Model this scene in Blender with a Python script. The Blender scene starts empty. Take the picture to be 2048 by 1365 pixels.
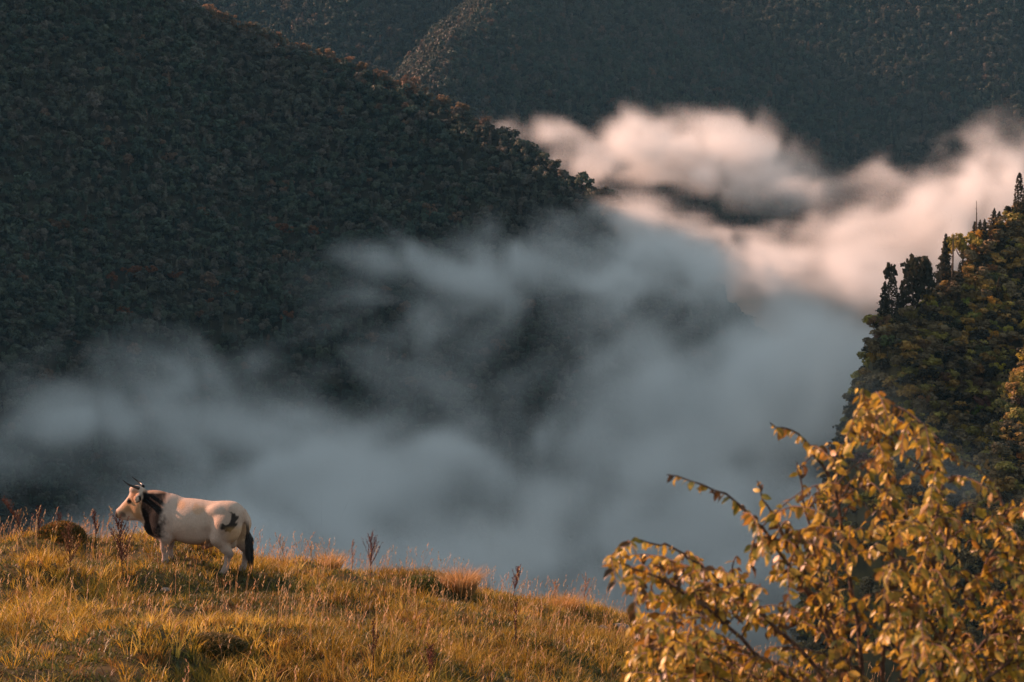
import bpy, math, random
import numpy as np
from mathutils import Vector, Matrix

# ------------------------------------------------------------------ camera, sky, sun, exposure
SC = bpy.context.scene
COL = SC.collection
FPX, PITCH = 4836.0, math.radians(5.0)          # focal length in px of the 2048 px wide photograph (85 mm)
SUN_AZ, SUN_EL = math.radians(-66.0), math.radians(25.0)   # azimuth from +Y (negative: to the left), elevation

cam_d = bpy.data.cameras.new('camera')
cam_d.lens, cam_d.sensor_width = 85.0, 36.0
cam_d.clip_start, cam_d.clip_end = 0.5, 20000.0
cam_d.dof.use_dof, cam_d.dof.focus_distance, cam_d.dof.aperture_fstop = True, 45.0, 6.5
cam = bpy.data.objects.new('camera', cam_d)
COL.objects.link(cam)
cam.rotation_euler = (math.radians(90.0) - PITCH, 0.0, 0.0)
SC.camera = cam

world = bpy.data.worlds.new('World')
SC.world = world
world.use_nodes = True
wn = world.node_tree
sky = wn.nodes.new('ShaderNodeTexSky')
sky.sky_type = 'NISHITA'
sky.sun_disc = False
sky.sun_elevation = SUN_EL
sky.sun_rotation = SUN_AZ
sky.altitude = 600.0
sky.air_density, sky.dust_density, sky.ozone_density = 1.0, 1.5, 1.0
bg = wn.nodes['Background']
hs = wn.nodes.new('ShaderNodeHueSaturation')       # camera white balance set for the shade
hs.inputs['Saturation'].default_value = 0.42
hs.inputs['Hue'].default_value = 0.465
wn.links.new(sky.outputs[0], hs.inputs['Color'])
wn.links.new(hs.outputs[0], bg.inputs['Color'])
bg.inputs['Strength'].default_value = 0.088

sun_d = bpy.data.lights.new('sun', 'SUN')
sun_d.energy = 5.0
sun_d.angle = math.radians(0.5)
sun_d.color = (1.0, 0.515, 0.34)
sun = bpy.data.objects.new('sun', sun_d)
COL.objects.link(sun)
SUN_DIR = Vector((math.sin(SUN_AZ) * math.cos(SUN_EL), math.cos(SUN_AZ) * math.cos(SUN_EL), math.sin(SUN_EL)))
sun.rotation_euler = SUN_DIR.to_track_quat('Z', 'Y').to_euler()

vs = SC.view_settings
vs.view_transform, vs.look, vs.exposure, vs.gamma, vs.use_curve_mapping = 'Standard', 'None', 1.1, 1.0, False
SC.render.film_transparent = False
cy = SC.cycles
cy.use_denoising = True
cy.use_adaptive_sampling = False
cy.max_bounces, cy.diffuse_bounces, cy.glossy_bounces, cy.transmission_bounces = 4, 2, 1, 1
cy.volume_bounces = 2
cy.use_light_tree = False
cy.transparent_max_bounces = 8
cy.volume_step_rate = 3.0
cy.volume_max_steps = 256

# ------------------------------------------------------------------ helpers
RNG = np.random.default_rng(7)
R = random.Random(5)


def at(u, v, Y):
    """The point at distance Y along the view axis behind photograph pixel (u, v)."""
    a, b = (u - 1024.0) / FPX, -(v - 682.5) / FPX
    d = (a, math.cos(PITCH) + b * math.sin(PITCH), -math.sin(PITCH) + b * math.cos(PITCH))
    t = Y / d[1]
    return (d[0] * t, Y, d[2] * t)


def project(p):
    p = np.asarray(p, float)
    c, s = math.cos(PITCH), math.sin(PITCH)
    f = p[..., 1] * c - p[..., 2] * s
    b = p[..., 1] * s + p[..., 2] * c
    f = np.maximum(f, 1e-3)
    return 1024.0 + FPX * p[..., 0] / f, 682.5 - FPX * b / f


def _hash(ix, iy, seed):
    h = (ix.astype(np.int64) * 374761393 + iy.astype(np.int64) * 668265263 + seed * 974634777) & 0xFFFFFFFF
    h = ((h ^ (h >> 13)) * 1274126177) & 0xFFFFFFFF
    return ((h ^ (h >> 16)) & 0xFFFF) / 65535.0


def noise2(x, y, seed=0):
    x, y = np.asarray(x, float), np.asarray(y, float)
    ix, iy = np.floor(x), np.floor(y)
    fx, fy = x - ix, y - iy
    fx, fy = fx * fx * (3 - 2 * fx), fy * fy * (3 - 2 * fy)
    a, b = _hash(ix, iy, seed), _hash(ix + 1, iy, seed)
    c, d = _hash(ix, iy + 1, seed), _hash(ix + 1, iy + 1, seed)
    return (a + (b - a) * fx + (c - a) * fy + (a - b - c + d) * fx * fy) * 2 - 1


def fbm2(x, y, octaves=4, seed=0, gain=0.5):
    s, a = 0.0, 1.0
    for o in range(octaves):
        s = s + a * noise2(x * 2 ** o + 13.7 * o, y * 2 ** o - 7.1 * o, seed + o)
        a *= gain
    return s


def mesh_np(name, verts, faces=None, quads=True, smooth=False):
    """A mesh from numpy arrays: faces (n,3) or (n,4)."""
    me = bpy.data.meshes.new(name)
    verts = np.asarray(verts, np.float32)
    me.vertices.add(len(verts))
    me.vertices.foreach_set('co', verts.ravel())
    if faces is not None and len(faces):
        faces = np.asarray(faces, np.int32)
        n, k = faces.shape
        me.loops.add(n * k)
        me.loops.foreach_set('vertex_index', faces.ravel())
        me.polygons.add(n)
        me.polygons.foreach_set('loop_start', np.arange(0, n * k, k, dtype=np.int32))
        if smooth:
            me.polygons.foreach_set('use_smooth', np.ones(n, bool))
    me.update(calc_edges=True)
    return me


def vcol(me, cols, name='col'):
    a = me.attributes.new(name, 'FLOAT_COLOR', 'POINT')
    c = np.ones((len(cols), 4), np.float32)
    c[:, :3] = cols
    a.data.foreach_set('color', c.ravel())


def link(name, data, mat=None, parent=None, loc=(0, 0, 0), label=None, cat=None, group=None, kind=None):
    o = bpy.data.objects.new(name, data)
    COL.objects.link(o)
    o.location = loc
    if parent is not None:
        o.parent = parent
    if mat is not None and data is not None and len(data.materials) == 0:
        data.materials.append(mat)
    if label: o['label'] = label
    if cat: o['category'] = cat
    if group: o['group'] = group
    if kind: o['kind'] = kind
    return o


def new_mat(name):
    m = bpy.data.materials.new(name)
    m.use_nodes = True
    nt = m.node_tree
    return m, nt, nt.nodes['Principled BSDF'], nt.nodes['Material Output']


def nd(nt, typ, **kw):
    n = nt.nodes.new(typ)
    for k, v in kw.items():
        setattr(n, k, v)
    return n


def foliage_mat(name, attr, instancer=False, translucent=0.35, rough=0.6, spec=0.25, noise=0.0, nscale=3.0):
    """Leaf material: colour from a per-plant or per-leaf attribute, thin-leaf translucency."""
    m, nt, p, out = new_mat(name)
    a = nd(nt, 'ShaderNodeAttribute', attribute_name=attr, attribute_type='INSTANCER' if instancer else 'GEOMETRY')
    col = a.outputs['Color']
    if noise > 0:
        n = nd(nt, 'ShaderNodeTexNoise')
        n.inputs['Scale'].default_value = nscale
        geo = nd(nt, 'ShaderNodeNewGeometry')
        nt.links.new(geo.outputs['Position'], n.inputs['Vector'])
        mr = nd(nt, 'ShaderNodeMapRange')
        mr.inputs['From Min'].default_value, mr.inputs['From Max'].default_value = 0.3, 0.7
        mr.inputs['To Min'].default_value, mr.inputs['To Max'].default_value = 1 - noise, 1 + noise
        nt.links.new(n.outputs['Fac'], mr.inputs['Value'])
        mx = nd(nt, 'ShaderNodeVectorMath', operation='SCALE')
        nt.links.new(col, mx.inputs[0])
        nt.links.new(mr.outputs[0], mx.inputs['Scale'])
        col = mx.outputs[0]
    nt.links.new(col, p.inputs['Base Color'])
    p.inputs['Roughness'].default_value = rough
    p.inputs['Specular IOR Level'].default_value = spec
    if translucent > 0:
        t = nd(nt, 'ShaderNodeBsdfTranslucent')
        nt.links.new(col, t.inputs['Color'])
        mix = nd(nt, 'ShaderNodeMixShader')
        mix.inputs[0].default_value = translucent
        nt.links.new(p.outputs[0], mix.inputs[1])
        nt.links.new(t.outputs[0], mix.inputs[2])
        nt.links.new(mix.outputs[0], out.inputs['Surface'])
    return m


def tube(path, radii, sides=6, cap=True):
    """Verts and quad faces of a tube along a polyline."""
    path = np.asarray(path, float)
    n = len(path)
    radii = np.broadcast_to(np.asarray(radii, float), (n,))
    tang = np.gradient(path, axis=0)
    tang /= np.linalg.norm(tang, axis=1, keepdims=True) + 1e-9
    ref = np.array([0.31, 0.87, 0.38]) if abs(tang[0][2]) > 0.8 else np.array([0.1, 0.2, 0.97])
    a = np.cross(tang, ref)
    a /= np.linalg.norm(a, axis=1, keepdims=True) + 1e-9
    b = np.cross(tang, a)
    th = np.linspace(0, 2 * np.pi, sides, endpoint=False)
    ring = a[:, None, :] * np.cos(th)[None, :, None] + b[:, None, :] * np.sin(th)[None, :, None]
    v = (path[:, None, :] + ring * radii[:, None, None]).reshape(-1, 3)
    f = []
    for i in range(n - 1):
        for j in range(sides):
            k = (j + 1) % sides
            f.append((i * sides + j, i * sides + k, (i + 1) * sides + k, (i + 1) * sides + j))
    return v, np.array(f, np.int32)


class Bag:
    """Collects verts, quads and colours into one mesh."""
    def __init__(self):
        self.v, self.f, self.c, self.n = [], [], [], 0

    def add(self, v, f, c=None):
        v = np.asarray(v, float)
        f = np.asarray(f, np.int32)
        if f.shape[1] == 3:
            f = np.concatenate([f, f[:, 2:3]], axis=1)
        self.v.append(v)
        self.f.append(f + self.n)
        self.n += len(v)
        if c is not None:
            c = np.asarray(c, float)
            self.c.append(np.broadcast_to(c, (len(v), 3)))

    def mesh(self, name, smooth=False):
        v, f = np.concatenate(self.v), np.concatenate(self.f)
        tri = f[:, 2] == f[:, 3]
        me = bpy.data.meshes.new(name)
        me.vertices.add(len(v))
        me.vertices.foreach_set('co', v.astype(np.float32).ravel())
        fl = np.where(tri, 3, 4)
        flat = f.ravel()
        keep = np.ones_like(f, bool)
        keep[tri, 3] = False
        flat = flat[keep.ravel()]
        me.loops.add(len(flat))
        me.loops.foreach_set('vertex_index', flat.astype(np.int32))
        me.polygons.add(len(f))
        st = np.concatenate([[0], np.cumsum(fl)[:-1]]).astype(np.int32)
        me.polygons.foreach_set('loop_start', st)
        if smooth:
            me.polygons.foreach_set('use_smooth', np.ones(len(f), bool))
        me.update(calc_edges=True)
        if self.c:
            vcol(me, np.concatenate(self.c))
        return me


# ------------------------------------------------------------------ terrain shapes
def dense(points, step=12.0):
    p = np.asarray(points, float)
    out = []
    for a, b in zip(p[:-1], p[1:]):
        n = max(2, int(np.linalg.norm(b[:2] - a[:2]) / step))
        t = np.linspace(0, 1, n, endpoint=False)[:, None]
        out.append(a + (b - a) * t)
    out.append(p[-1:])
    return np.concatenate(out)


def ridge_height(x, y, pts, k, k2=0.0, sx=1.0, sr=1.0):
    z = np.full(x.shape, -1e9)
    for p in pts:
        dx = x - p[0]
        d = np.hypot(np.where(dx < 0, dx * sx, dx * sr), y - p[1])
        z = np.maximum(z, p[2] - k * d - k2 * np.clip(d - 22, 0, None) ** 2)
    return z


SPUR_RIDGE = dense([(-1500, 1300, 60), (-1150, 1340, 230), (-880, 1380, 430), (-700, 1390, 420), (-520, 1410, 275), (-340, 1430, 150)] +  # unseen left end raised and bent for the shadow it casts
                   [at(*q) for q in ((400, 18, 1440), (560, 78, 1435), (700, 130, 1425), (850, 200, 1405), (1000, 274, 1370), (1100, 340, 1340),
                                     (1200, 398, 1310), (1262, 440, 1290), (1325, 560, 1265), (1370, 720, 1235))])
SHADE_RIDGE = dense([(-800, 1400, 440), (-850, 1350, 510), (-890, 1260, 485), (-930, 1080, 500), (-960, 960, 482), (-990, 860, 420), (-1050, 720, 290), (-1150, 520, 90)], 15)  # unseen ridge, added left of the view to shade valley fog and hillside
FAR_RIDGE = dense([(-1700, 2700, 150), (-900, 2780, 240), (-400, 2800, 330), (0, 2820, 340), (500, 2850, 360), (1000, 2800, 380), (1700, 2600, 330)], 25)
RIB_RIDGE = dense([at(*q) for q in ((1120, -150, 2600), (1000, -20, 2440), (930, 70, 2340), (865, 150, 2260), (820, 250, 2190))], 15)
HILL_RIDGE = dense([(420, 900, 120)] + [at(*q) for q in ((2330, 220, 660), (2048, 425, 625), (1900, 535, 600), (1810, 605, 588), (1752, 650, 578))], 6)
HILL_SPUR = dense([at(*q) for q in ((2230, 520, 560), (2080, 690, 530), (2010, 850, 500), (1985, 1000, 478))], 6)


def z_valley(x, y):
    return -205 + 0.0 * x + np.clip((y - 1300) * 0.09, 0, 90) + 5 * fbm2(x / 120, y / 120, 3, 3)


def z_spur(x, y):
    g = fbm2(x / 170, y / 170, 4, 11)
    wx, wy = x + 25 * noise2(x / 120, y / 120, 5), y + 25 * noise2(x / 120, y / 120, 6)
    z = ridge_height(wx * 0.3 + x * 0.7, wy * 0.3 + y * 0.7, SPUR_RIDGE, 0.71, sr=1.5)
    z = np.maximum(z, ridge_height(x, y, SHADE_RIDGE, 0.95))
    d = np.clip((z + 260) / 260, 0, 1)
    return z + g * 9.0 * np.clip(1.3 - d, 0.15, 1)


def z_far(x, y):
    z = ridge_height(x, y, FAR_RIDGE, 0.92)
    z = np.maximum(z + 16 * fbm2(x / 210, y / 330, 4, 23), ridge_height(x, y, RIB_RIDGE, 0.85) + 9 * fbm2(x / 55, y / 80, 3, 31))
    return z


def z_hill(x, y):
    z = np.maximum(ridge_height(x - 0.30 * np.clip(572 - y, 0, 90), y, HILL_RIDGE, 0.85, 0.002, 7.0), ridge_height(x, y, HILL_SPUR, 1.0, 0.003, 4.0))
    z = np.maximum(z, -215)
    return z + 3.5 * fbm2(x / 28, y / 28, 4, 41) * np.clip((z + 200) / 40, 0, 1)


def z_pasture(x, y):
    xs = np.array([-40, -16, -10.6, -8.3, -5.2, -3.3, -1.3, 0.3, 1.8, 2.85, 5.0, 9.0, 30.0])
    zs = np.array([-6.9, -7.95, -8.30, -8.47, -8.78, -8.98, -9.38, -9.72, -10.12, -10.52, -11.3, -12.6, -19.0])
    c = np.interp(x, xs, zs)
    c = (c + np.interp(x - 0.8, xs, zs) + np.interp(x + 0.8, xs, zs)) / 3
    yc = 49.5 + 0.12 * x
    t = yc - y
    near = 0.118 * t + 0.055 * np.clip(t - 24, 0, None)
    fall = np.clip(-t, 0, None)
    far = -0.22 * fall - 0.022 * np.clip(fall, 0, 14) ** 2 - 0.40 * np.clip(fall - 14, 0, None)
    z = c + np.where(t > 0, near, far)
    w = np.clip((70 - y) / 15, 0, 1)
    lump = 0.22 * fbm2(x / 2.6, y / 3.8, 3, 61) + 0.42 * np.clip(noise2(x / 1.5, y / 2.4, 67) - 0.10, 0, 1)
    return z + lump * w * np.clip((y - 4) / 8, 0, 1)


def heightfield(name, fz, xs, ys, mat, smooth=True):
    X, Y = np.meshgrid(xs, ys)
    Z = fz(X, Y)
    v = np.stack([X, Y, Z], -1).reshape(-1, 3)
    ny, nx = X.shape
    i = np.arange(ny * nx).reshape(ny, nx)
    f = np.stack([i[:-1, :-1], i[:-1, 1:], i[1:, 1:], i[1:, :-1]], -1).reshape(-1, 4)
    return link(name, mesh_np(name, v, f, smooth=smooth), mat, kind='structure')


def soil_mat(name, c1, c2, scale):
    m, nt, p, out = new_mat(name)
    geo = nd(nt, 'ShaderNodeNewGeometry')
    n = nd(nt, 'ShaderNodeTexNoise')
    n.inputs['Scale'].default_value = scale
    n.inputs['Detail'].default_value = 6
    nt.links.new(geo.outputs['Position'], n.inputs['Vector'])
    r = nd(nt, 'ShaderNodeValToRGB')
    r.color_ramp.elements[0].position, r.color_ramp.elements[1].position = 0.35, 0.68
    r.color_ramp.elements[0].color, r.color_ramp.elements[1].color = (*c1, 1), (*c2, 1)
    nt.links.new(n.outputs['Fac'], r.inputs['Fac'])
    nt.links.new(r.outputs['Color'], p.inputs['Base Color'])
    b = nd(nt, 'ShaderNodeBump')
    b.inputs['Strength'].default_value = 0.6
    nt.links.new(n.outputs['Fac'], b.inputs['Height'])
    nt.links.new(b.outputs[0], p.inputs['Normal'])
    p.inputs['Roughness'].default_value = 0.95
    p.inputs['Specular IOR Level'].default_value = 0.1
    return m


M_UNDER = soil_mat('forest_floor', (0.018, 0.020, 0.014), (0.05, 0.045, 0.03), 0.08)
M_ROCKY = soil_mat('hillside_soil', (0.03, 0.028, 0.014), (0.085, 0.068, 0.03), 0.12)
M_TURF = soil_mat('turf_soil', (0.035, 0.028, 0.012), (0.085, 0.062, 0.025), 2.5)

heightfield('valley_floor', z_valley, np.linspace(-2600, 2600, 80), np.linspace(150, 4200, 90), M_UNDER)
heightfield('mountain', z_spur, np.linspace(-1900, 420, 260), np.linspace(350, 2300, 220), M_UNDER)
heightfield('far_mountain', z_far, np.linspace(-1900, 1900, 240), np.linspace(1950, 3300, 150), M_UNDER)
heightfield('hillside', z_hill, np.linspace(-60, 520, 230), np.linspace(330, 980, 230), M_ROCKY)
ys_p = np.concatenate([np.arange(-6, 20, 0.6), np.arange(20, 64, 0.16), np.linspace(64.2, 400, 60)])
xs_p = np.concatenate([np.linspace(-160, -17, 40), np.arange(-16, 12, 0.16), np.linspace(12.2, 160, 40)])
heightfield('pasture', z_pasture, xs_p, ys_p, M_TURF)
# ------------------------------------------------------------------ distant trees
def crown_mesh(name, kind, seed, n_leaf, leaf, h=6.5, r=2.8, round_=False):
    """A tree crown: leaf-clump faces spread over uneven lobes; kind 'broad', 'pine' or 'cypress'. Colour attribute shades nothing."""
    g = np.random.default_rng(seed)
    if kind == 'broad':
        nl = g.integers(6, 10) if round_ else g.integers(11, 17)
        lc = np.stack([g.normal(0, r * (0.38 if round_ else 0.50), nl), g.normal(0, r * (0.38 if round_ else 0.50), nl), h * (0.42 + 0.45 * g.random(nl))], 1)
        lc[:, :2] *= (1.15 - 0.75 * np.abs(lc[:, 2:3] / h - 0.55))
        lr = r * ((0.36 + 0.26 * g.random(nl)) if round_ else (0.20 + 0.26 * g.random(nl)))
        w = lr ** 2 / np.sum(lr ** 2)
        pick = g.choice(nl, n_leaf, p=w)
        d = g.normal(size=(n_leaf, 3))
        d[:, 2] += 0.25
        d /= np.linalg.norm(d, axis=1, keepdims=True)
        rad = lr[pick] * ((0.8 + 0.25 * g.random(n_leaf)) if round_ else (0.55 + 0.6 * g.random(n_leaf)))
        c = lc[pick] + d * rad[:, None] * np.array([1, 1, 0.85])
        nrm = d
    else:
        t = g.random(n_leaf) ** (0.75 if kind == 'pine' else 1.0)
        t = 1 - t
        if kind == 'pine':
            tier = 0.72 + 0.28 * np.cos(t * h * 4.2)
            rr = r * (1 - t) ** 0.8 * tier * (0.45 + 0.55 * g.random(n_leaf)) + 0.12
            z0 = 0.12 * h
        else:
            rr = r * np.clip(np.sin(np.pi * np.clip(0.10 + 0.9 * t, 0, 1)) ** 0.6, 0, 1) * (0.75 + 0.3 * g.random(n_leaf)) + 0.05
            z0 = 0.03 * h
        th = g.random(n_leaf) * 2 * np.pi
        rr = rr * (1 + 0.28 * np.sin(3 * th + seed) * (kind == 'pine'))
        c = np.stack([rr * np.cos(th), rr * np.sin(th), z0 + t * (h - z0)], 1)
        nrm = np.stack([np.cos(th), np.sin(th), 0.5 * np.ones(n_leaf)], 1)
        nrm /= np.linalg.norm(nrm, axis=1, keepdims=True)
    nrm = nrm + g.normal(0, 0.55, nrm.shape)
    nrm /= np.linalg.norm(nrm, axis=1, keepdims=True)
    a = np.cross(nrm, g.normal(size=nrm.shape))
    a /= np.linalg.norm(a, axis=1, keepdims=True)
    b = np.cross(nrm, a)
    s = leaf * (0.6 + 0.8 * g.random(n_leaf))[:, None]
    q = np.stack([c - a * s * 0.5 - b * s * 0.35, c + a * s * 0.15 - b * s * 0.6, c + a * s * 0.6 + b * s * 0.1, c - a * s * 0.1 + b * s * 0.55], 1)
    v = q.reshape(-1, 3)
    f = np.arange(len(v)).reshape(-1, 4)
    return v, f


def trunk_geo(h, r, kind, seed):
    g = np.random.default_rng(seed)
    top = h * (0.62 if kind == 'broad' else 0.9)
    p = np.array([(0, 0, -0.8), (g.normal(0, .08), g.normal(0, .08), top * 0.4), (g.normal(0, .2), g.normal(0, .2), top)])
    v, f = tube(p, [r, r * 0.75, r * 0.15], 5)
    vs, fs, n = [v], [f], len(v)
    if kind == 'broad':
        for k in range(4):
            a = k * 1.57 + g.random()
            q = np.array([p[1], p[1] + np.array([math.cos(a) * h * .14, math.sin(a) * h * .14, h * .16]), p[1] + np.array([math.cos(a) * h * .24, math.sin(a) * h * .24, h * .38])])
            v, f = tube(q, [r * .5, r * .35, r * .08], 4)
            vs.append(v); fs.append(f + n); n += len(v)
    return np.concatenate(vs), np.concatenate(fs)


M_FAR_LEAF = foliage_mat('far_foliage', 'tint', instancer=True, translucent=0.25, noise=0.35, nscale=0.5)
M_BARK = soil_mat('bark', (0.05, 0.038, 0.028), (0.14, 0.11, 0.085), 9.0)

PROTO = bpy.data.collections.new('forest_prototypes')      # not linked to the scene: sources of the instanced wood
for i in range(9):
    knd = 'broad' if i < 7 else 'pine'
    v, f = crown_mesh('wood_tree', knd, 100 + i, 330 if i < 7 else 240, 0.72, h=6.6 if i < 7 else 8.0, r=2.7 if i < 7 else 1.6, round_=True)
    tv, tf = trunk_geo(6.5, 0.16, knd, i)
    b = Bag(); b.add(v, f); b.add(tv, tf)
    me = b.mesh('wood_tree')
    me.materials.append(M_FAR_LEAF)
    PROTO.objects.link(bpy.data.objects.new('wood_tree_%02d' % i, me))


def scatter_group(mat_name='scatter'):
    ng = bpy.data.node_groups.new(mat_name, 'GeometryNodeTree')
    ng.interface.new_socket('Geometry', in_out='INPUT', socket_type='NodeSocketGeometry')
    ng.interface.new_socket('Geometry', in_out='OUTPUT', socket_type='NodeSocketGeometry')
    i, o = ng.nodes.new('NodeGroupInput'), ng.nodes.new('NodeGroupOutput')
    ci = ng.nodes.new('GeometryNodeCollectionInfo')
    ci.inputs['Collection'].default_value = PROTO
    ci.inputs['Separate Children'].default_value = True
    ci.inputs['Reset Children'].default_value = True
    ip = ng.nodes.new('GeometryNodeInstanceOnPoints')
    ip.inputs['Pick Instance'].default_value = True

    def named(nm, typ):
        n = ng.nodes.new('GeometryNodeInputNamedAttribute')
        n.data_type = typ
        n.inputs['Name'].default_value = nm
        return n.outputs['Attribute']
    ng.links.new(i.outputs[0], ip.inputs['Points'])
    ng.links.new(ci.outputs[0], ip.inputs['Instance'])
    ng.links.new(named('which', 'INT'), ip.inputs['Instance Index'])
    er = ng.nodes.new('FunctionNodeEulerToRotation')
    ng.links.new(named('rot', 'FLOAT_VECTOR'), er.inputs[0])
    ng.links.new(er.outputs[0], ip.inputs['Rotation'])
    ng.links.new(named('scl', 'FLOAT_VECTOR'), ip.inputs['Scale'])
    ng.links.new(ip.outputs[0], o.inputs[0])
    return ng


SCATTER = scatter_group()


def forest(name, pts, scl, tint, which, label):
    me = mesh_np(name, pts)
    n = len(pts)
    a = me.attributes.new('scl', 'FLOAT_VECTOR', 'POINT'); a.data.foreach_set('vector', np.asarray(scl, np.float32).ravel())
    rot = np.stack([RNG.normal(0, .06, n), RNG.normal(0, .06, n), RNG.random(n) * 6.28], 1)
    a = me.attributes.new('rot', 'FLOAT_VECTOR', 'POINT'); a.data.foreach_set('vector', rot.astype(np.float32).ravel())
    a = me.attributes.new('which', 'INT', 'POINT'); a.data.foreach_set('value', np.asarray(which, np.int32))
    a = me.attributes.new('tint', 'FLOAT_COLOR', 'POINT')
    c = np.ones((n, 4), np.float32); c[:, :3] = tint
    a.data.foreach_set('color', c.ravel())
    o = link(name, me, M_FAR_LEAF, label=label, cat='forest', kind='stuff')
    md = o.modifiers.new('scatter', 'NODES')
    md.node_group = SCATTER
    return o


def scatter_points(fz, x0, x1, y0, y1, step, umin=-120, umax=2170, vmin=-130, vmax=1150):
    X, Y = np.meshgrid(np.arange(x0, x1, step), np.arange(y0, y1, step))
    X = X + RNG.uniform(-.5, .5, X.shape) * step
    Y = Y + RNG.uniform(-.5, .5, Y.shape) * step
    Z = fz(X, Y)
    p = np.stack([X, Y, Z], -1).reshape(-1, 3)
    u, v = project(p)
    return p[(u > umin) & (u < umax) & (v > vmin) & (v < vmax)]


PAL = np.array([(0.062, 0.085, 0.058), (0.078, 0.092, 0.062), (0.048, 0.070, 0.052), (0.098, 0.095, 0.072), (0.115, 0.102, 0.080), (0.15, 0.095, 0.06)])


def wood_tints(p, w):
    n = len(p)
    k = RNG.choice(len(PAL), n, p=np.asarray(w) / np.sum(w))
    patch = fbm2(p[:, 0] / 60, p[:, 1] / 60, 3, 77)
    t = PAL[k] * (0.75 + 0.5 * RNG.random((n, 1)))
    warm = np.clip(patch, 0, 1)[:, None]
    return t * (1 - 0.4 * warm) + 0.4 * warm * np.array([0.125, 0.10, 0.08])


p = scatter_points(z_spur, -520, 420, 640, 1640, 4.1)
p = p[p[:, 2] > z_valley(p[:, 0], p[:, 1]) - 1]
s = (0.62 + 0.62 * RNG.random(len(p)) ** 1.8) * np.where(RNG.random(len(p)) < 0.07, 1.45, 1.0)
forest('forest', p, np.stack([s * RNG.uniform(.85, 1.2, len(p)), s * RNG.uniform(.85, 1.2, len(p)), s * RNG.uniform(.75, 1.15, len(p))], 1),
       wood_tints(p, (3, 3, 3, 2, 1.5, 0.4)), np.where(RNG.random(len(p)) < 0.12, RNG.integers(7, 9, len(p)), RNG.integers(0, 7, len(p))),
       'dense dark autumn wood covering the shaded mountain spur above the bull')
SPUR_PTS = p
p = scatter_points(z_far, -800, 900, 1950, 2820, 5.6)
s = 0.95 + 0.75 * RNG.random(len(p))
forest('forest', p, np.stack([s, s, s * RNG.uniform(.8, 1.3, len(p))], 1), 0.78 * wood_tints(p, (3, 3, 3, 2, 1, 0.3)),
       np.where(RNG.random(len(p)) < 0.25, RNG.integers(7, 9, len(p)), RNG.integers(0, 7, len(p))),
       'distant wooded mountainside filling the top behind the pink fog')
print('forest', len(SPUR_PTS), len(p))
# ------------------------------------------------------------------ trees of the near hillside, each a thing (> trunk, crown)
def object_colour_mat(name, translucent=0.25, noise=0.35, nscale=0.9, rough=0.65):
    m, nt, p, out = new_mat(name)
    oi = nd(nt, 'ShaderNodeObjectInfo')
    n = nd(nt, 'ShaderNodeTexNoise')
    n.inputs['Scale'].default_value = nscale
    geo = nd(nt, 'ShaderNodeNewGeometry')
    nt.links.new(geo.outputs['Position'], n.inputs['Vector'])
    mr = nd(nt, 'ShaderNodeMapRange')
    mr.inputs['From Min'].default_value, mr.inputs['From Max'].default_value = 0.3, 0.7
    mr.inputs['To Min'].default_value, mr.inputs['To Max'].default_value = 1 - noise, 1 + noise
    nt.links.new(n.outputs['Fac'], mr.inputs['Value'])
    mx = nd(nt, 'ShaderNodeVectorMath', operation='SCALE')
    nt.links.new(oi.outputs['Color'], mx.inputs[0])
    nt.links.new(mr.outputs[0], mx.inputs['Scale'])
    nt.links.new(mx.outputs[0], p.inputs['Base Color'])
    p.inputs['Roughness'].default_value = rough
    p.inputs['Specular IOR Level'].default_value = 0.2
    t = nd(nt, 'ShaderNodeBsdfTranslucent')
    nt.links.new(mx.outputs[0], t.inputs['Color'])
    mix = nd(nt, 'ShaderNodeMixShader')
    mix.inputs[0].default_value = translucent
    nt.links.new(p.outputs[0], mix.inputs[1])
    nt.links.new(t.outputs[0], mix.inputs[2])
    nt.links.new(mix.outputs[0], out.inputs['Surface'])
    return m


M_CROWN = object_colour_mat('hill_foliage', translucent=0.6)
TREE_PROTO = {}


def tree_meshes(kind, i):
    if (kind, i) not in TREE_PROTO:
        h, r, n, lf = {'broad': (6.0, 2.6, 900, 0.42), 'pine': (9.0, 2.5, 1100, 0.34), 'cypress': (9.0, 0.9, 900, 0.28), 'parasol': (8.0, 2.9, 620, 0.6)}[kind]
        if kind == 'parasol':
            v, f = crown_mesh('crown', 'broad', 300 + i, n, lf, h=h, r=r)
            v[:, 2] = h * 0.3 + v[:, 2] * 0.7
        else:
            v, f = crown_mesh('crown', kind, 200 + i, n, lf, h=h, r=r)
        cm = mesh_np('crown', v, f)
        cm.materials.append(M_CROWN)
        tv, tf = trunk_geo(h, 0.17, 'broad' if kind in ('broad', 'parasol') else 'pine', 50 + i)
        tm = mesh_np('trunk', tv, tf)
        tm.materials.append(M_BARK)
        TREE_PROTO[(kind, i)] = (cm, tm, h)
    return TREE_PROTO[(kind, i)]


def plant_tree(name, kind, i, loc, height, colour, label, group=None, wide=1.0, lean=0.0):
    cm, tm, h = tree_meshes(kind, i)
    e = bpy.data.objects.new(name, None)
    COL.objects.link(e)
    e.location = loc
    s = height / h
    e.scale = (s * wide, s * wide, s)
    e.rotation_euler = (0, lean, R.random() * 6.28)
    e['label'], e['category'] = label, 'tree'
    if group: e['group'] = group
    for nm, me in (('trunk', tm), ('crown', cm)):
        o = bpy.data.objects.new(nm, me)
        COL.objects.link(o)
        o.parent = e
        o.color = (*colour, 1)
    return e


def skyline(fz, u, y0, y1, step=1.0):
    """The point of a heightfield that stands highest in the view above pixel column u."""
    Y = np.arange(y0, y1, step)
    x = (u - 1024) / FPX * Y
    z = fz(x, Y)
    f, v = project(np.stack([x, Y, z], -1))
    k = int(np.argmin(v))
    return (float(x[k]), float(Y[k]), float(z[k])), float(v[k])


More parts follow.
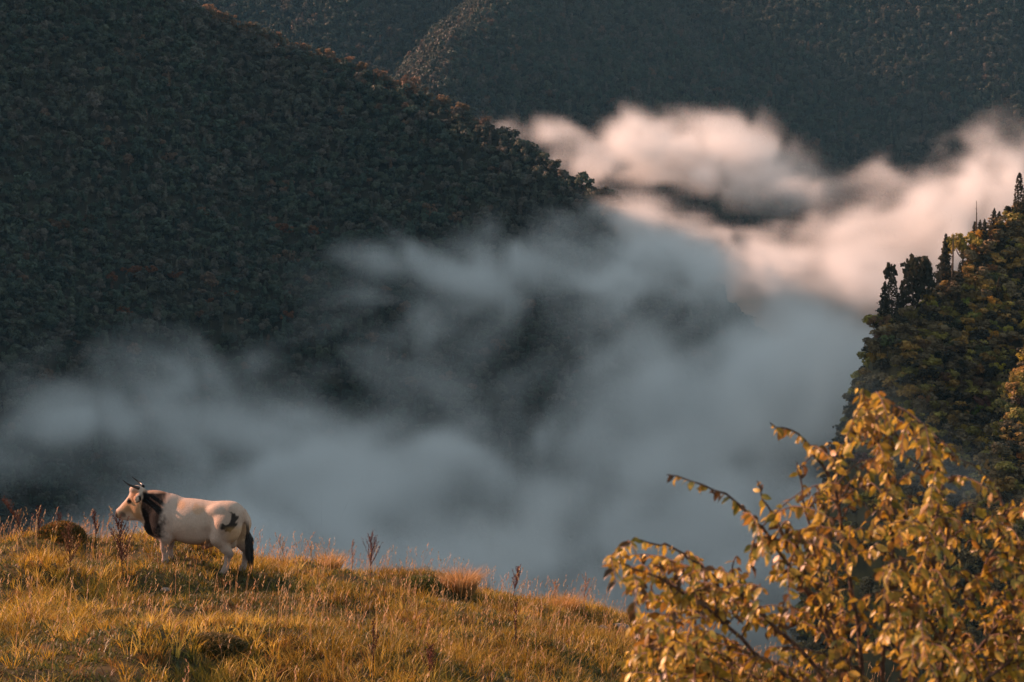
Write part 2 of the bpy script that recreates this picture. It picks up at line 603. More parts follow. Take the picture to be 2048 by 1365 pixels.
def hit(fz, u, v, y0, y1, step):
    Y = np.arange(y0, y1, step)
    p = np.array([at(u, v, y) for y in Y])
    z = fz(p[:, 0], p[:, 1])
    h = np.nonzero(z > p[:, 2])[0]
    if not len(h):
        return None
    return (float(p[h[0], 0]), float(p[h[0], 1]), float(z[h[0]]))


DARK, PINE_C, OLIVE, GOLD, RUST, UMBER = (0.036, 0.034, 0.018), (0.036, 0.038, 0.022), (0.26, 0.215, 0.045), (0.42, 0.29, 0.05), (0.31, 0.185, 0.045), (0.17, 0.125, 0.06)
# name, kind, u, top v, colour, width, label
RIDGE_TREES = [
    ('cypress_tree', 'cypress', 2037, 351, DARK, 1.0, 'tallest dark cypress, standing at the upper right end of the hillside ridge'),
    ('pine_tree', 'pine', 1988, 422, PINE_C, 1.0, 'dark pine on the ridge, first one downhill from the tallest cypress'),
    ('pine_tree', 'pine', 1998, 428, PINE_C, 1.2, 'bushy dark pine on the ridge between the tallest cypress and the pine group'),
    ('pine_tree', 'pine', 1969, 443, PINE_C, 0.9, 'upper one of three close slender pines on the hillside ridge'),
    ('pine_tree', 'pine', 1960, 445, PINE_C, 0.9, 'middle one of three close slender pines on the hillside ridge'),
    ('pine_tree', 'pine', 1949, 449, PINE_C, 0.9, 'lower one of three close slender pines on the hillside ridge'),
    ('broadleaf_tree', 'broad', 1926, 470, OLIVE, 1.1, 'yellow green round tree on the ridge below the three slender pines'),
    ('pine_tree', 'pine', 1892, 473, PINE_C, 0.8, 'slender pine with ragged tiers beside the dead snag on the ridge'),
    ('pine_tree', 'pine', 1881, 484, PINE_C, 0.9, 'leaning ragged pine just downhill of the slender pine beside the snag'),
    ('pine_tree', 'broad', 1831, 513, PINE_C, 0.85, 'broad rounded pine standing alone on the hillside ridge above the grassy patch'),
    ('pine_tree', 'pine', 1806, 566, PINE_C, 1.0, 'small dark pine on the ridge just below the broad rounded pine'),
    ('cypress_tree', 'cypress', 1786, 552, DARK, 1.25, 'small dark cypress near the low tip of the hillside ridge'),
    ('pine_tree', 'pine', 1771, 568, PINE_C, 1.0, 'lowest small pine at the fog edge of the hillside ridge'),
]
for i, (nm, kd, u, vt, colr, wd, lab) in enumerate(RIDGE_TREES):
    p, vr = skyline(z_hill, u, 500, 760)
    hgt = max(4.0, (vr - vt) * p[1] / FPX + 0.6)
    plant_tree(nm, kd, i % 3, p, hgt, colr, lab, wide=wd * (9.0 / hgt) ** 0.25, lean=0.10 if 'leaning' in lab else 0.0)
for (u, vt, vb, colr, lab) in ((1919, 527, 572, DARK, 'dark cypress column beside the yellow grass on the steep hillside'), (1898, 570, 618, DARK, 'narrow cypress on the steep face, left one of the close pair'),
                               (1911, 572, 616, DARK, 'narrow cypress on the steep face, right one of the close pair'), (1998, 560, 628, DARK, 'solitary cypress column amid yellow bushes high on the steep face')):
    p = hit(z_hill, u, vb, 400, 760, 1.0)
    if p:
        plant_tree('cypress_tree', 'cypress', 1, p, (vb - vt) * p[1] / FPX, colr, lab)
for (u, vt, lab) in ((1952, 402, 'bare grey dead snag standing in mist high on the ridge'), (1906, 466, 'bare grey dead snag beside the slender ragged pine')):
    p, vr = skyline(z_hill, u, 500, 760)
    hgt = (vr - vt) * p[1] / FPX
    b = Bag()
    b.add(*tube([(0, 0, -1), (0.1, 0, hgt * .5), (0.02, 0.05, hgt)], [0.28, 0.2, 0.06], 6))
    for k in range(5):
        zz = hgt * (0.4 + 0.11 * k)
        a = k * 2.4
        b.add(*tube([(0.05, 0, zz), (math.cos(a) * .5, math.sin(a) * .5, zz + .35)], [0.06, 0.02], 4))
    link('dead_snag', b.mesh('dead_snag'), M_BARK, loc=p, label=lab, cat='tree')

# the bushy trees that clothe the face
g = np.random.default_rng(17)
X, Y = np.meshgrid(np.arange(60, 150, 2.6), np.arange(440, 680, 2.6))
X = X + g.uniform(-1.5, 1.5, X.shape); Y = Y + g.uniform(-1.5, 1.5, Y.shape)
P = np.stack([X, Y, z_hill(X, Y)], -1).reshape(-1, 3)
u_, v_ = project(P)
P = P[(u_ > 1670) & (u_ < 2110) & (v_ > 360) & (v_ < 960)]
KINDS = [(OLIVE, 'yellow green bushy tree among others on the steep hillside', 'yellow green hillside trees'),
         (GOLD, 'golden autumn bush among others on the steep hillside', 'golden hillside trees'),
         (RUST, 'rust orange autumn bush among others on the steep hillside', 'rust hillside trees'),
         (UMBER, 'greyish brown bushy tree among others on the steep hillside', 'brown hillside trees'),
         (DARK, 'dark evergreen bush among others on the steep hillside', 'evergreen hillside trees')]
n_tree = 0
order = g.permutation(len(P))
for k in order:
    p = P[k]
    # visible: its top clears the slope between it and the camera
    t = np.linspace(0.80, 0.985, 40)
    top = p + np.array([0, 0, 4.0])
    q = top[None] * t[:, None]
    if np.any(z_hill(q[:, 0], q[:, 1]) > q[:, 2] + 0.5):
        continue
    u, v = project(p)
    if 1850 < u < 1935 and 520 < v < 572:           # the open grassy patch
        continue
    w = noise2(p[0] / 22, p[2] / 16, 91)
    wt = [3, 3.0 + w, 1.6 + w, 1.2, 1.0 - w] if v < 640 or u > 1960 else [1.2, 0.4, 0.8, 2.6, 3]  # sun and shade put into the colours: golden crowns above, dark below
    c, lab, grp = R.choices(KINDS, [max(0.1, x) for x in wt])[0]
    c = tuple(x * R.uniform(0.75, 1.35) for x in c)
    where, zone = next((t for q, t in (((u > 1975) & (v > 640), ('low on the near rib at the right edge', 'near rib')), (v > 700, ('low on the shaded misty face', 'misty face')),
                                       (u < 1850, ('near the low tip of the hillside', 'low tip')), (v < 520, ('high up by the ridge pines', 'by the pines'))) if q), ('in the middle of the steep hillside', 'middle'))
    plant_tree('broadleaf_tree', 'broad', R.randrange(6), p, R.uniform(2.2, 4.8), c, lab.replace('among others on the steep hillside', 'among others ' + where), grp + ', ' + zone, wide=R.uniform(0.75, 1.25))
    n_tree += 1
    if n_tree > 285:
        break
print('hill trees', n_tree)

# single trees that stand out on the mountain: russet crowns in the shade, sunlit ones along its crest
for i, (u, v, h) in enumerate(((268, 570, 9), (222, 575, 8), (305, 562, 7), (120, 470, 8), (567, 478, 8), (631, 480, 7), (466, 610, 6.5), (415, 616, 5.5), (575, 655, 8), (350, 568, 6), (178, 455, 6), (250, 640, 6), (650, 672, 6))):
    p = hit(z_spur, u, v, 700, 1600, 2.0)
    if p:
        lab = ['largest russet tree of the cluster in the shaded wood', 'russet tree at the west end of the russet cluster in shaded wood', 'russet tree just uphill of the largest one in the shaded wood',
               'brownish russet tree near the dark edge of the shaded wood', 'russet tree above the wisp of mist, western one of two', 'russet tree above the wisp of mist, eastern one of two',
               'bright rust tree below the cluster in the shaded wood', 'small rust tree beside the bright rust one in shaded wood', 'orange tree just above the fog in the shaded wood',
               'small russet tree east of the russet cluster in shaded wood', 'small russet tree by the dark edge of the shaded wood', 'small russet tree below the russet cluster in shaded wood', 'dull orange tree at the fog edge in the shaded wood'][i]
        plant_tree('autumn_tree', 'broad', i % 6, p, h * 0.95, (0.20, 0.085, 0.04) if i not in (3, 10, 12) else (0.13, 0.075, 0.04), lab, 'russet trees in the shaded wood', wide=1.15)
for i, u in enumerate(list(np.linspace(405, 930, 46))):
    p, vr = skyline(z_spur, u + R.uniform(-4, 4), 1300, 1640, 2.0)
    plant_tree('crest_tree', 'broad', R.randrange(6), (p[0], p[1] + R.uniform(-1, 3), p[2]), R.uniform(6.0, 8.5), R.choice([(0.22, 0.15, 0.09), (0.24, 0.15, 0.09), (0.19, 0.14, 0.08)]),  # crown colours raised to strengthen the warm rim light
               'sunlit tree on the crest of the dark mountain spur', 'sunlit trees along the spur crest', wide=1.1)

# low scrub between the hillside trees, too small to tell apart
p = scatter_points(z_hill, 40, 190, 380, 700, 2.0, 1300, 2200, 300, 1365)
_u, _v = project(p)
p = p[~((_u > 1850) & (_u < 1935) & (_v > 520) & (_v < 572))]
s = 0.30 + 0.36 * RNG.random(len(p))
_t = np.array([OLIVE, UMBER, DARK, RUST, UMBER])[RNG.integers(0, 5, len(p))] * (0.7 + 0.5 * RNG.random((len(p), 1)))
forest('undergrowth', p, np.stack([s * 1.4, s * 1.4, s], 1), _t, RNG.integers(0, 7, len(p)), 'brown and olive scrub between the trees of the steep hillside')
# ------------------------------------------------------------------ pasture grass, weeds, stones
def on_pasture(u, v):
    p = hit(z_pasture, u, v, 14, 62, 0.05)
    if p is None:
        q, _ = skyline(z_pasture, u, 40, 60, 0.1)
        return q
    return p


M_GRASS = foliage_mat('dry_grass', 'col', translucent=0.45, rough=0.5, spec=0.3)
GC = np.array([(0.43, 0.272, 0.036), (0.36, 0.21, 0.022), (0.51, 0.345, 0.07), (0.15, 0.14, 0.025), (0.08, 0.085, 0.018), (0.21, 0.10, 0.028), (0.10, 0.06, 0.028)])


def blades(pos, h, w, lean, az, col, bend=0.5):
    """Bent tapering blades: five verts, a quad and a triangle each."""
    n = len(pos)
    d = np.stack([np.cos(az), np.sin(az), np.zeros(n)], 1)
    face = RNG.random(n) * np.pi
    s = np.stack([np.cos(face), np.sin(face), np.zeros(n)], 1) * w[:, None] * 0.5
    up = np.array([0, 0, 1.0])
    mid = pos + up * (h * 0.55)[:, None] + d * (h * lean * 0.35)[:, None]
    tip = pos + up * (h * (1 - 0.35 * lean * bend))[:, None] + d * (h * lean)[:, None]
    v = np.stack([pos - s, pos + s, mid + s * 0.75, mid - s * 0.75, tip], 1).reshape(-1, 3)
    i = np.arange(n)[:, None] * 5
    f = np.concatenate([i + np.array([[0, 1, 2, 3]]), i + np.array([[3, 2, 4, 4]])], 0)
    tone = np.array([0.75, 0.75, 1.0, 1.0, 1.1])
    c = np.repeat(col, 5, axis=0)
    return v, f, c


def grass_positions(n, y0, y1, pad=1.15):
    y = y0 + (y1 - y0) * RNG.random(n) ** 0.85
    half = 1024 / FPX * y * pad + 0.5
    x = RNG.uniform(-1, 1, n) * half
    return x, y


bag = Bag()
# tufts: blades fanning out of thousands of crowns, tall straw ones, low green-brown ones
NT = 33000
tx, ty = grass_positions(NT, 22, 58)
patch = fbm2(tx / 1.7, ty / 2.6, 3, 73)
fine = fbm2(tx / 0.6, ty / 0.9, 2, 75)
k = (fine + 0.5 * RNG.normal(size=NT)) > -1.1
tx, ty, patch, fine = tx[k], ty[k], patch[k], fine[k]
NT = len(tx)
crest = np.clip((ty - 43) / 5, 0, 1)
straw = np.clip(0.31 + 0.70 * patch + 0.35 * fine + 0.35 * crest - 0.18 * (tx < -5.5), 0.04, 0.96)
is_straw = RNG.random(NT) < straw
th = np.where(is_straw, 0.12 + 0.17 * RNG.random(NT) ** 1.5 + 0.10 * np.clip(patch, 0, 1), 0.05 + 0.09 * RNG.random(NT))
tr = np.where(is_straw, 0.035 + 0.03 * RNG.random(NT), 0.05 + 0.05 * RNG.random(NT))
tcol = np.where(is_straw[:, None], GC[RNG.choice([0, 0, 1, 1, 2, 2, 5], NT)], GC[RNG.choice([3, 4, 4, 3, 6, 5, 1], NT)]) * (0.45 + 0.75 * RNG.random((NT, 1))) * (0.72 + 0.55 * np.clip(0.5 + 0.9 * fbm2(tx / 1.1, ty / 1.7, 2, 83), 0, 1))[:, None]  # patch noise darkens tufts, painting shadow patches into the sward
per = np.where(is_straw, 13, 10)
i = np.repeat(np.arange(NT), per)
n = len(i)
a = RNG.random(n) * 6.28
r = tr[i] * np.sqrt(RNG.random(n))
x, y = tx[i] + r * np.cos(a), ty[i] + r * np.sin(a)
z = z_pasture(x, y) - 0.02
h = th[i] * (0.55 + 0.6 * RNG.random(n))
lean = np.clip(0.15 + 0.75 * r / tr[i] + 0.2 * RNG.normal(size=n), 0.0, 1.5)
wind = a + RNG.normal(0, 0.6, n)
v, f, c = blades(np.stack([x, y, z], 1), h, 0.007 + 0.007 * RNG.random(n), lean, wind, tcol[i] * (0.75 + 0.5 * RNG.random((n, 1))))
bag.add(v, f, c)
print('blades', n)
# broad herb leaves low in the sward
n = 170000
x, y = grass_positions(n, 22, 56)
k = (fbm2(x / 0.9, y / 1.3, 3, 79) + 0.2 * RNG.normal(size=n)) > -0.35
x, y = x[k], y[k]; n = len(x)
z = z_pasture(x, y) - 0.02
h = 0.05 + 0.10 * RNG.random(n); w = 0.018 + 0.016 * RNG.random(n)
col = np.array([(0.10, 0.105, 0.028), (0.07, 0.085, 0.025), (0.15, 0.135, 0.04), (0.19, 0.12, 0.04)])[RNG.integers(0, 4, n)] * (0.7 + 0.5 * RNG.random((n, 1)))
v, f, c = blades(np.stack([x, y, z], 1), h, w, 0.3 + RNG.random(n), RNG.random(n) * 6.28, col)
bag.add(v, f, c)
# tall flowering stems with thin plumes, thicker along the crest
n = 4200
x, y = grass_positions(n, 26, 52)
k = RNG.random(n) < np.where(y > 44, 1.0, 0.35)
x, y = x[k], y[k]; n = len(x)
z = z_pasture(x, y) - 0.03
h = 0.32 + 0.42 * RNG.random(n) ** 1.6
az = RNG.normal(0.0, 1.2, n)
lean = 0.12 + 0.4 * RNG.random(n) ** 2
pos = np.stack([x, y, z], 1)
col = np.array([(0.46, 0.30, 0.15), (0.40, 0.22, 0.12), (0.36, 0.20, 0.07)])[RNG.integers(0, 3, n)]
v, f, c = blades(pos, h, np.full(n, 0.0065), lean, az, col)
bag.add(v, f, c)
d = np.stack([np.cos(az), np.sin(az), np.zeros(n)], 1)
tip = pos + np.array([0, 0, 1.0]) * (h * (1 - 0.175 * lean))[:, None] + d * (h * lean)[:, None]
for k in range(5):
    q = tip - (np.array([0, 0, 1.0]) * 0.03 + d * 0.012) * k + RNG.normal(0, 0.008, (n, 3))
    v, f, c = blades(q, np.full(n, 0.05), np.full(n, 0.013), np.full(n, 0.6), az + RNG.normal(0, 1.0, n), col * 1.1)
    bag.add(v, f, c)
link('grass', bag.mesh('grass'), M_GRASS, label='golden dry autumn grass covering the sloping pasture', cat='grass', kind='stuff')

# ---- weeds
M_WEED = foliage_mat('dead_weed', 'col', translucent=0.1, rough=0.8, spec=0.1)


def weed(u, v, top_v, label, branches=16, spread=0.16, lean=0.0, colour=(0.10, 0.038, 0.026), bushy=1.0, seed=0, name='dock_stalk'):
    p = on_pasture(u, v)
    H = (v - top_v) * p[1] / FPX
    g = np.random.default_rng(seed + 900)
    root = link(name, None, loc=(p[0], p[1], p[2] - 0.03), label=label, cat='weed', group='dead weed stalks on the pasture')
    b = Bag()
    t = np.linspace(0, 1, 7)[:, None]
    path = np.concatenate([lean * H * t ** 1.4 + g.normal(0, .006, t.shape), g.normal(0, .006, t.shape), H * t], 1)
    b.add(*tube(path, np.linspace(0.010, 0.003, 7), 5), c=np.array(colour) * 0.9)
    link('stem', b.mesh('stem', True), M_WEED, root)
    s = Bag()
    for k in range(branches):
        tt = 0.32 + 0.66 * (k + g.random()) / branches
        a = g.random() * 6.28
        L = H * spread * (1.25 - tt) * (0.7 + 0.7 * g.random()) * 1.6 + 0.03
        base = np.array([np.interp(tt, t[:, 0], path[:, i]) for i in range(3)])
        dr = np.array([math.cos(a) * 0.55, math.sin(a) * 0.55, 0.85])
        q = base + np.linspace(0, 1, 4)[:, None] * dr * L + np.array([0, 0, 1]) * (np.linspace(0, 1, 4)[:, None] ** 2) * L * 0.25
        s.add(*tube(q, [0.0045, 0.004, 0.003, 0.002], 4), c=np.array(colour) * g.uniform(0.8, 1.2))
        m = int(14 * bushy * (L / 0.12)) + 5
        r = g.random(m)
        c0 = base + r[:, None] * dr * L + np.array([0, 0, 1]) * (r[:, None] ** 2) * L * 0.25 + g.normal(0, 0.009, (m, 3))
        vv, ff, cc = blades(c0, np.full(m, 0.017), np.full(m, 0.014), g.random(m), g.random(m) * 6.28, np.array(colour)[None] * g.uniform(0.7, 1.9, (m, 1)))
        s.add(vv, ff, c=cc)
    o = link('seed_heads', s.mesh('seed_heads'), M_WEED, root)
    o['kind'] = 'stuff'
    return root


DK = (0.085, 0.034, 0.026)
weed(247, 1170, 1036, 'big dark red branching weed right under the bull\'s muzzle', 30, 0.22, -0.08, DK, 1.2, 1)
weed(192, 1090, 1020, 'tall thin reddish weed between the bull\'s muzzle and the pale stick', 16, 0.14, -0.03, DK, 1.0, 2)
weed(141, 1165, 1052, 'brown branching weed in front of the grassy mound', 24, 0.2, -0.02, (0.12, 0.055, 0.03), 1.1, 3)
weed(38, 1075, 996, 'brown weed leaning out of the picture at the far left', 20, 0.12, -0.55, (0.12, 0.05, 0.03), 1.2, 4)
weed(78, 1080, 1012, 'thin dark weed behind the grassy mound, nearest its leaning stick', 14, 0.16, 0.0, DK, 0.9, 5)
weed(107, 1070, 1013, 'thin dark weed rising from the top of the grassy mound', 14, 0.16, 0.02, DK, 0.9, 6)
weed(742, 1160, 1070, 'cone shaped reddish weed alone on the crest right of the bull', 26, 0.26, 0.0, (0.12, 0.05, 0.04), 0.8, 7)
weed(1026, 1198, 1130, 'dense rust brown weed leaning right on the crest past the golden tussock', 24, 0.16, 0.18, (0.13, 0.05, 0.035), 1.4, 8)
weed(747, 1340, 1235, 'dark bare weed stalk low in the grass beneath the cone shaped weed', 12, 0.10, 0.0, DK, 0.7, 9)
weed(858, 1372, 1288, 'reddish weed at the bottom edge below the pale stone', 18, 0.16, 0.03, (0.13, 0.05, 0.035), 1.0, 10)
weed(1032, 1290, 1200, 'dark thin weed stalk on the slope below the leaning rust weed', 10, 0.10, 0.0, DK, 0.7, 11)
weed(566, 1118, 1064, 'pale forked dry stalk leaning left just behind the bull\'s tail', 7, 0.30, -0.35, (0.30, 0.18, 0.11), 0.7, 12)
weed(622, 1120, 1076, 'pale curved dry stalk on the crest two paces right of the tail', 7, 0.30, -0.25, (0.32, 0.2, 0.11), 0.6, 13)
weed(700, 1140, 1068, 'thin straight dry stalk just left of the cone shaped weed', 8, 0.10, 0.02, (0.26, 0.13, 0.08), 0.7, 14)
weed(1105, 1215, 1160, 'pale feathery dry stalk on the crest right of the leaning rust weed', 10, 0.2, 0.10, (0.34, 0.2, 0.12), 0.8, 15)
weed(1168, 1225, 1150, 'tallest pale feathery stalk near the stones on the crest', 12, 0.2, 0.05, (0.34, 0.2, 0.13), 0.8, 16)


def tussock(u, v, hgt, rad, n, cols, label, name='grass_tussock', cat='grass tuft', dome=False, seed=0):
    p = on_pasture(u, v)
    g = np.random.default_rng(seed + 400)
    a, r = g.random(n) * 6.28, rad * np.sqrt(g.random(n))
    if dome:
        x, y = r * np.cos(a), r * np.sin(a)
        z = hgt * np.sqrt(np.clip(1 - (r / rad) ** 2, 0, 1)) * (0.85 + 0.3 * g.random(n)) - 0.05
        pos = np.stack([x, y, z], 1)
        vv, ff, cc = blades(pos, np.full(n, 0.07), np.full(n, 0.022), g.random(n) * 1.4, g.random(n) * 6.28, np.array(cols)[g.integers(0, len(cols), n)])
    else:
        r *= 0.45
        pos = np.stack([r * np.cos(a), r * np.sin(a), np.full(n, -0.03)], 1)
        vv, ff, cc = blades(pos, hgt * (0.6 + 0.5 * g.random(n)), np.full(n, 0.010), 0.15 + 0.65 * r / (rad * .45), a + g.normal(0, .5, n), np.array(cols)[g.integers(0, len(cols), n)])
    b = Bag(); b.add(vv, ff, cc)
    if dome:
        th = np.linspace(0, 2 * np.pi, 14, endpoint=False)
        for k, (rr, zz) in enumerate(((0.95, 0.0), (0.8, 0.5), (0.45, 0.8))):
            pass
    o = link(name, b.mesh(name), M_GRASS, loc=p, label=label, cat=cat)
    return o


tussock(922, 1188, 0.62, 0.55, 900, [(0.46, 0.27, 0.10), (0.42, 0.22, 0.07), (0.48, 0.31, 0.16)], 'big golden grass tussock fanning up on the crest', seed=1)
tussock(655, 1140, 0.50, 0.45, 500, [(0.46, 0.28, 0.09), (0.40, 0.23, 0.06)], 'golden grass tussock on the crest left of the cone shaped weed', seed=2)
tussock(1130, 1228, 0.50, 0.5, 600, [(0.46, 0.28, 0.09), (0.42, 0.22, 0.07)], 'golden grass tussock on the crest near the stones', seed=3)
tussock(150, 1085, 0.42, 0.3, 400, [(0.40, 0.22, 0.10), (0.44, 0.28, 0.15)], 'pinkish upright grass tuft behind the brown branching weed', seed=4)
tussock(840, 1180, 0.24, 0.42, 3800, [(0.09, 0.10, 0.025), (0.13, 0.13, 0.03), (0.06, 0.075, 0.02), (0.2, 0.17, 0.05)], 'low dark green cushion shrub beside the golden tussock', 'cushion_shrub', 'shrub', True, 5)
tussock(112, 1082, 0.36, 0.50, 4800, [(0.20, 0.09, 0.025), (0.09, 0.085, 0.025), (0.05, 0.055, 0.018), (0.26, 0.14, 0.03)], 'rounded russet and green mound of heath at the far left', 'heath_mound', 'shrub', True, 6)
tussock(240, 1250, 0.20, 0.40, 3600, [(0.09, 0.085, 0.03), (0.13, 0.11, 0.04), (0.16, 0.13, 0.05)], 'round grey green cushion plant below the big dark weed', 'cushion_plant', 'shrub', True, 7)
tussock(425, 1300, 0.16, 0.42, 3000, [(0.10, 0.08, 0.025), (0.07, 0.06, 0.02), (0.17, 0.11, 0.035)], 'low brownish cushion plant in the grass in front of the bull', 'cushion_plant', 'shrub', True, 8)

M_STONE = soil_mat('limestone', (0.10, 0.085, 0.075), (0.33, 0.28, 0.24), 14.0)
M_STICK = soil_mat('bleached_wood', (0.30, 0.22, 0.15), (0.50, 0.38, 0.27), 20.0)


def stone(u, v, size, label, seed):
    p = on_pasture(u, v)
    import bmesh
    bm = bmesh.new()
    bmesh.ops.create_icosphere(bm, subdivisions=3, radius=1.0)
    g = np.random.default_rng(seed)
    cut = [(g.normal(size=3), g.uniform(0.55, 0.85)) for _ in range(9)]
    for vt in bm.verts:
        q = np.array(vt.co)
        for nrm, d in cut:
            nn = nrm / np.linalg.norm(nrm)
            e = q @ nn - d
            if e > 0: q = q - nn * e
        q *= np.array([1.25, 1.0, 0.8]) * size * (1 + 0.05 * g.normal())
        vt.co = q
    me = bpy.data.meshes.new('stone')
    bm.to_mesh(me); bm.free()
    link('stone', me, M_STONE, loc=(p[0], p[1], p[2] + size * 0.3), label=label, cat='stone', group='stones on the pasture')


stone(1240, 1262, 0.16, 'largest dark stone on the crest beside the autumn tree', 1)
stone(1204, 1262, 0.11, 'pale pinkish stone left of the largest dark crest stone', 2)
stone(1284, 1280, 0.12, 'dark stone half sunk between the largest stone and the tree', 3)
stone(1308, 1281, 0.11, 'dark stone closest to the autumn tree\'s lower leaves', 4)
stone(882, 1210, 0.10, 'small pale stone in the grass below the golden tussock', 5)
stone(330, 1185, 0.07, 'small grey stone in the grass under the bull\'s forelegs', 6)


def stick(u0, v0, u1, v1, label, r=0.014):
    p = np.array(on_pasture(u0, v0)) + np.array([0, 0, 0.10])
    q = np.array(at(u1, v1, p[1] - 0.15))
    m = (p + q) / 2 + np.array([0, 0, 0.015])
    b = Bag(); b.add(*tube([p - p, m - p, q - p], [r, r * .9, r * .6], 6))
    link('dry_stick', b.mesh('dry_stick', True), M_STICK, loc=tuple(p), label=label, cat='stick')


stick(166, 1080, 197, 1066, 'pale bare stick propped up beside the thin reddish weed')
stick(65, 1072, 75, 1042, 'pale bare stick standing at the left of the heath mound', 0.010)
# ------------------------------------------------------------------ the bull: one continuous body from a blended distance field
def sd_cone(P, a, b, ra, rb, sy=1.0):
    a, b = np.array(a, float), np.array(b, float)
    q = P - a
    d = b - a
    q2, d2 = q.copy(), d.copy()
    if sy != 1.0:
        q2[:, 1] /= sy; d2[1] /= sy
    t = np.clip(q2 @ d2 / (d2 @ d2), 0, 1)
    return np.linalg.norm(q2 - t[:, None] * d2, axis=1) - (ra + (rb - ra) * t)


def sd_ell(P, c, r):
    q = (P - np.array(c)) / np.array(r)
    k0 = np.linalg.norm(q, axis=1)
    k1 = np.linalg.norm(q / np.array(r), axis=1)
    return k0 * (k0 - 1.0) / (k1 + 1e-9)


def smin(a, b, k):
    h = np.clip(0.5 + 0.5 * (b - a) / k, 0, 1)
    return b + (a - b) * h - k * h * (1 - h)


HC, HS, HO = np.array([0.50, 0, 1.20]), 1.20, np.array([0.055, 0, 0.0])      # the head is scaled about the nape


def bull_field(P):
    Q = (P - HC - HO) / HS + HC
    prims = [  # trunk
        (sd_ell(P, (1.42, 0, 0.96), (0.60, 0.355, 0.395)), .10),
        (sd_ell(P, (1.00, 0, 1.00), (0.34, 0.315, 0.42)), .10),
        (sd_ell(P, (2.05, 0, 1.03), (0.36, 0.30, 0.30)), .10),
        (sd_cone(P, (0.80, 0, 1.25), (1.35, 0, 1.14), .175, .185, 1.0), .08),
        (sd_cone(P, (1.35, 0, 1.14), (2.10, 0, 1.15), .185, .185, 1.15), .08),
        (sd_ell(P, (2.20, 0, 1.12), (0.20, 0.20, 0.20)), .08),
        # neck, crest, dewlap
        (sd_cone(P, (0.98, 0, 1.08), (0.52, 0, 1.20), .33, .245, .80), .10),
        (sd_ell(P, (0.72, 0, 1.34), (0.27, 0.12, 0.145)), .08),
        (sd_cone(P, (0.48, 0, 1.04), (0.68, 0, 0.80), .10, .13, .55), .08),
        (sd_cone(P, (0.68, 0, 0.80), (0.92, 0, 0.68), .13, .17, .70), .08),
        # head
        (HS * sd_ell(Q, (0.385, 0, 1.335), (0.135, 0.125, 0.155)), .05),
        (HS * sd_cone(Q, (0.36, 0, 1.26), (0.12, 0, 1.085), .150, .085, .80), .05),
        (HS * sd_cone(Q, (0.43, 0, 1.09), (0.16, 0, 1.02), .125, .062, .75), .05),
        (HS * sd_ell(Q, (0.085, 0, 1.055), (0.075, 0.082, 0.075)), .04),
        (HS * sd_ell(Q, (0.335, 0, 1.44), (0.085, 0.11, 0.06)), .04),
        # muscles
        (sd_ell(P, (0.95, -0.20, 0.92), (0.20, 0.14, 0.30)), .07), (sd_ell(P, (0.95, 0.20, 0.92), (0.20, 0.14, 0.30)), .07),
        (sd_ell(P, (2.16, -0.17, 0.92), (0.25, 0.16, 0.30)), .07), (sd_ell(P, (2.20, 0.17, 0.92), (0.24, 0.16, 0.30)), .07),
        (sd_ell(P, (1.96, -0.19, 1.19), (0.12, 0.08, 0.09)), .10), (sd_ell(P, (1.96, 0.19, 1.19), (0.12, 0.08, 0.09)), .10),
        # belly, sheath
        (sd_ell(P, (1.55, 0, 0.72), (0.40, 0.26, 0.17)), .10),
        (sd_cone(P, (1.78, 0, 0.60), (1.64, 0, 0.49), .10, .045), .06),
        (sd_cone(P, (2.14, 0.02, 0.75), (2.16, 0.02, 0.56), .075, .075), .04),
    ]
    d = prims[0][0]
    for q, k in prims[1:]:
        d = smin(d, q, k)

    def leg(ch, k=0.06):
        nonlocal d
        e = None
        for (a, ra), (b, rb) in zip(ch[:-1], ch[1:]):
            c = sd_cone(P, a, b, ra, rb)
            e = c if e is None else smin(e, c, 0.03)
        d = smin(d, e, k)
    for s, dx, dz in ((-1, 0.0, 0.10), (1, -0.07, 0.10)):     # forelegs stand a little uphill
        y = 0.19 * s
        leg([((0.93 + dx, y, 0.84), .155), ((1.02 + dx, y * 1.08, 0.68), .125), ((0.985 + dx, y, 0.47 + dz * .5), .078), ((0.98 + dx, y, 0.415 + dz * .5), .070),
             ((0.99 + dx, y, 0.24 + dz), .048), ((0.985 + dx, y, 0.14 + dz), .055), ((0.955 + dx, y, 0.085 + dz), .050), ((0.935 + dx, y, 0.045 + dz), .062)])
    for s, dx, dz in ((-1, 0.0, 0.02), (1, 0.20, 0.0)):
        y = 0.17 * s
        leg([((2.12 + dx * .4, y, 0.93), .235), ((2.02 + dx * .7, y * 1.15, 0.70), .165), ((2.12 + dx, y * 1.05, 0.52), .095), ((2.185 + dx, y, 0.42), .068),
             ((2.155 + dx, y, 0.34 + dz), .058), ((2.12 + dx, y, 0.18 + dz), .046), ((2.10 + dx, y, 0.125 + dz), .055), ((2.07 + dx, y, 0.08 + dz), .048), ((2.05 + dx, y, 0.04 + dz), .060)])
    # tail root and rod
    for (a, ra), (b, rb) in zip([((2.24, 0, 1.27), .05), ((2.40, -.01, 1.18), .042), ((2.455, -.02, 1.0), .032), ((2.475, -.02, 0.80), .025)],
                                [((2.40, -.01, 1.18), .042), ((2.455, -.02, 1.0), .032), ((2.475, -.02, 0.80), .025), ((2.49, -.02, 0.62), .018)]):
        d = smin(d, sd_cone(P, a, b, ra, rb), 0.03)
    # ears
    for s in (-1, 1):
        e = HS * sd_cone(Q, (0.445, 0.12 * s, 1.375), (0.475, 0.255 * s, 1.335), .036, .052, 1.0)
        e2 = HS * sd_cone(Q, (0.475, 0.255 * s, 1.335), (0.485, 0.31 * s, 1.295), .050, .015, 1.0)
        d = smin(d, smin(e, e2, .03), 0.03)
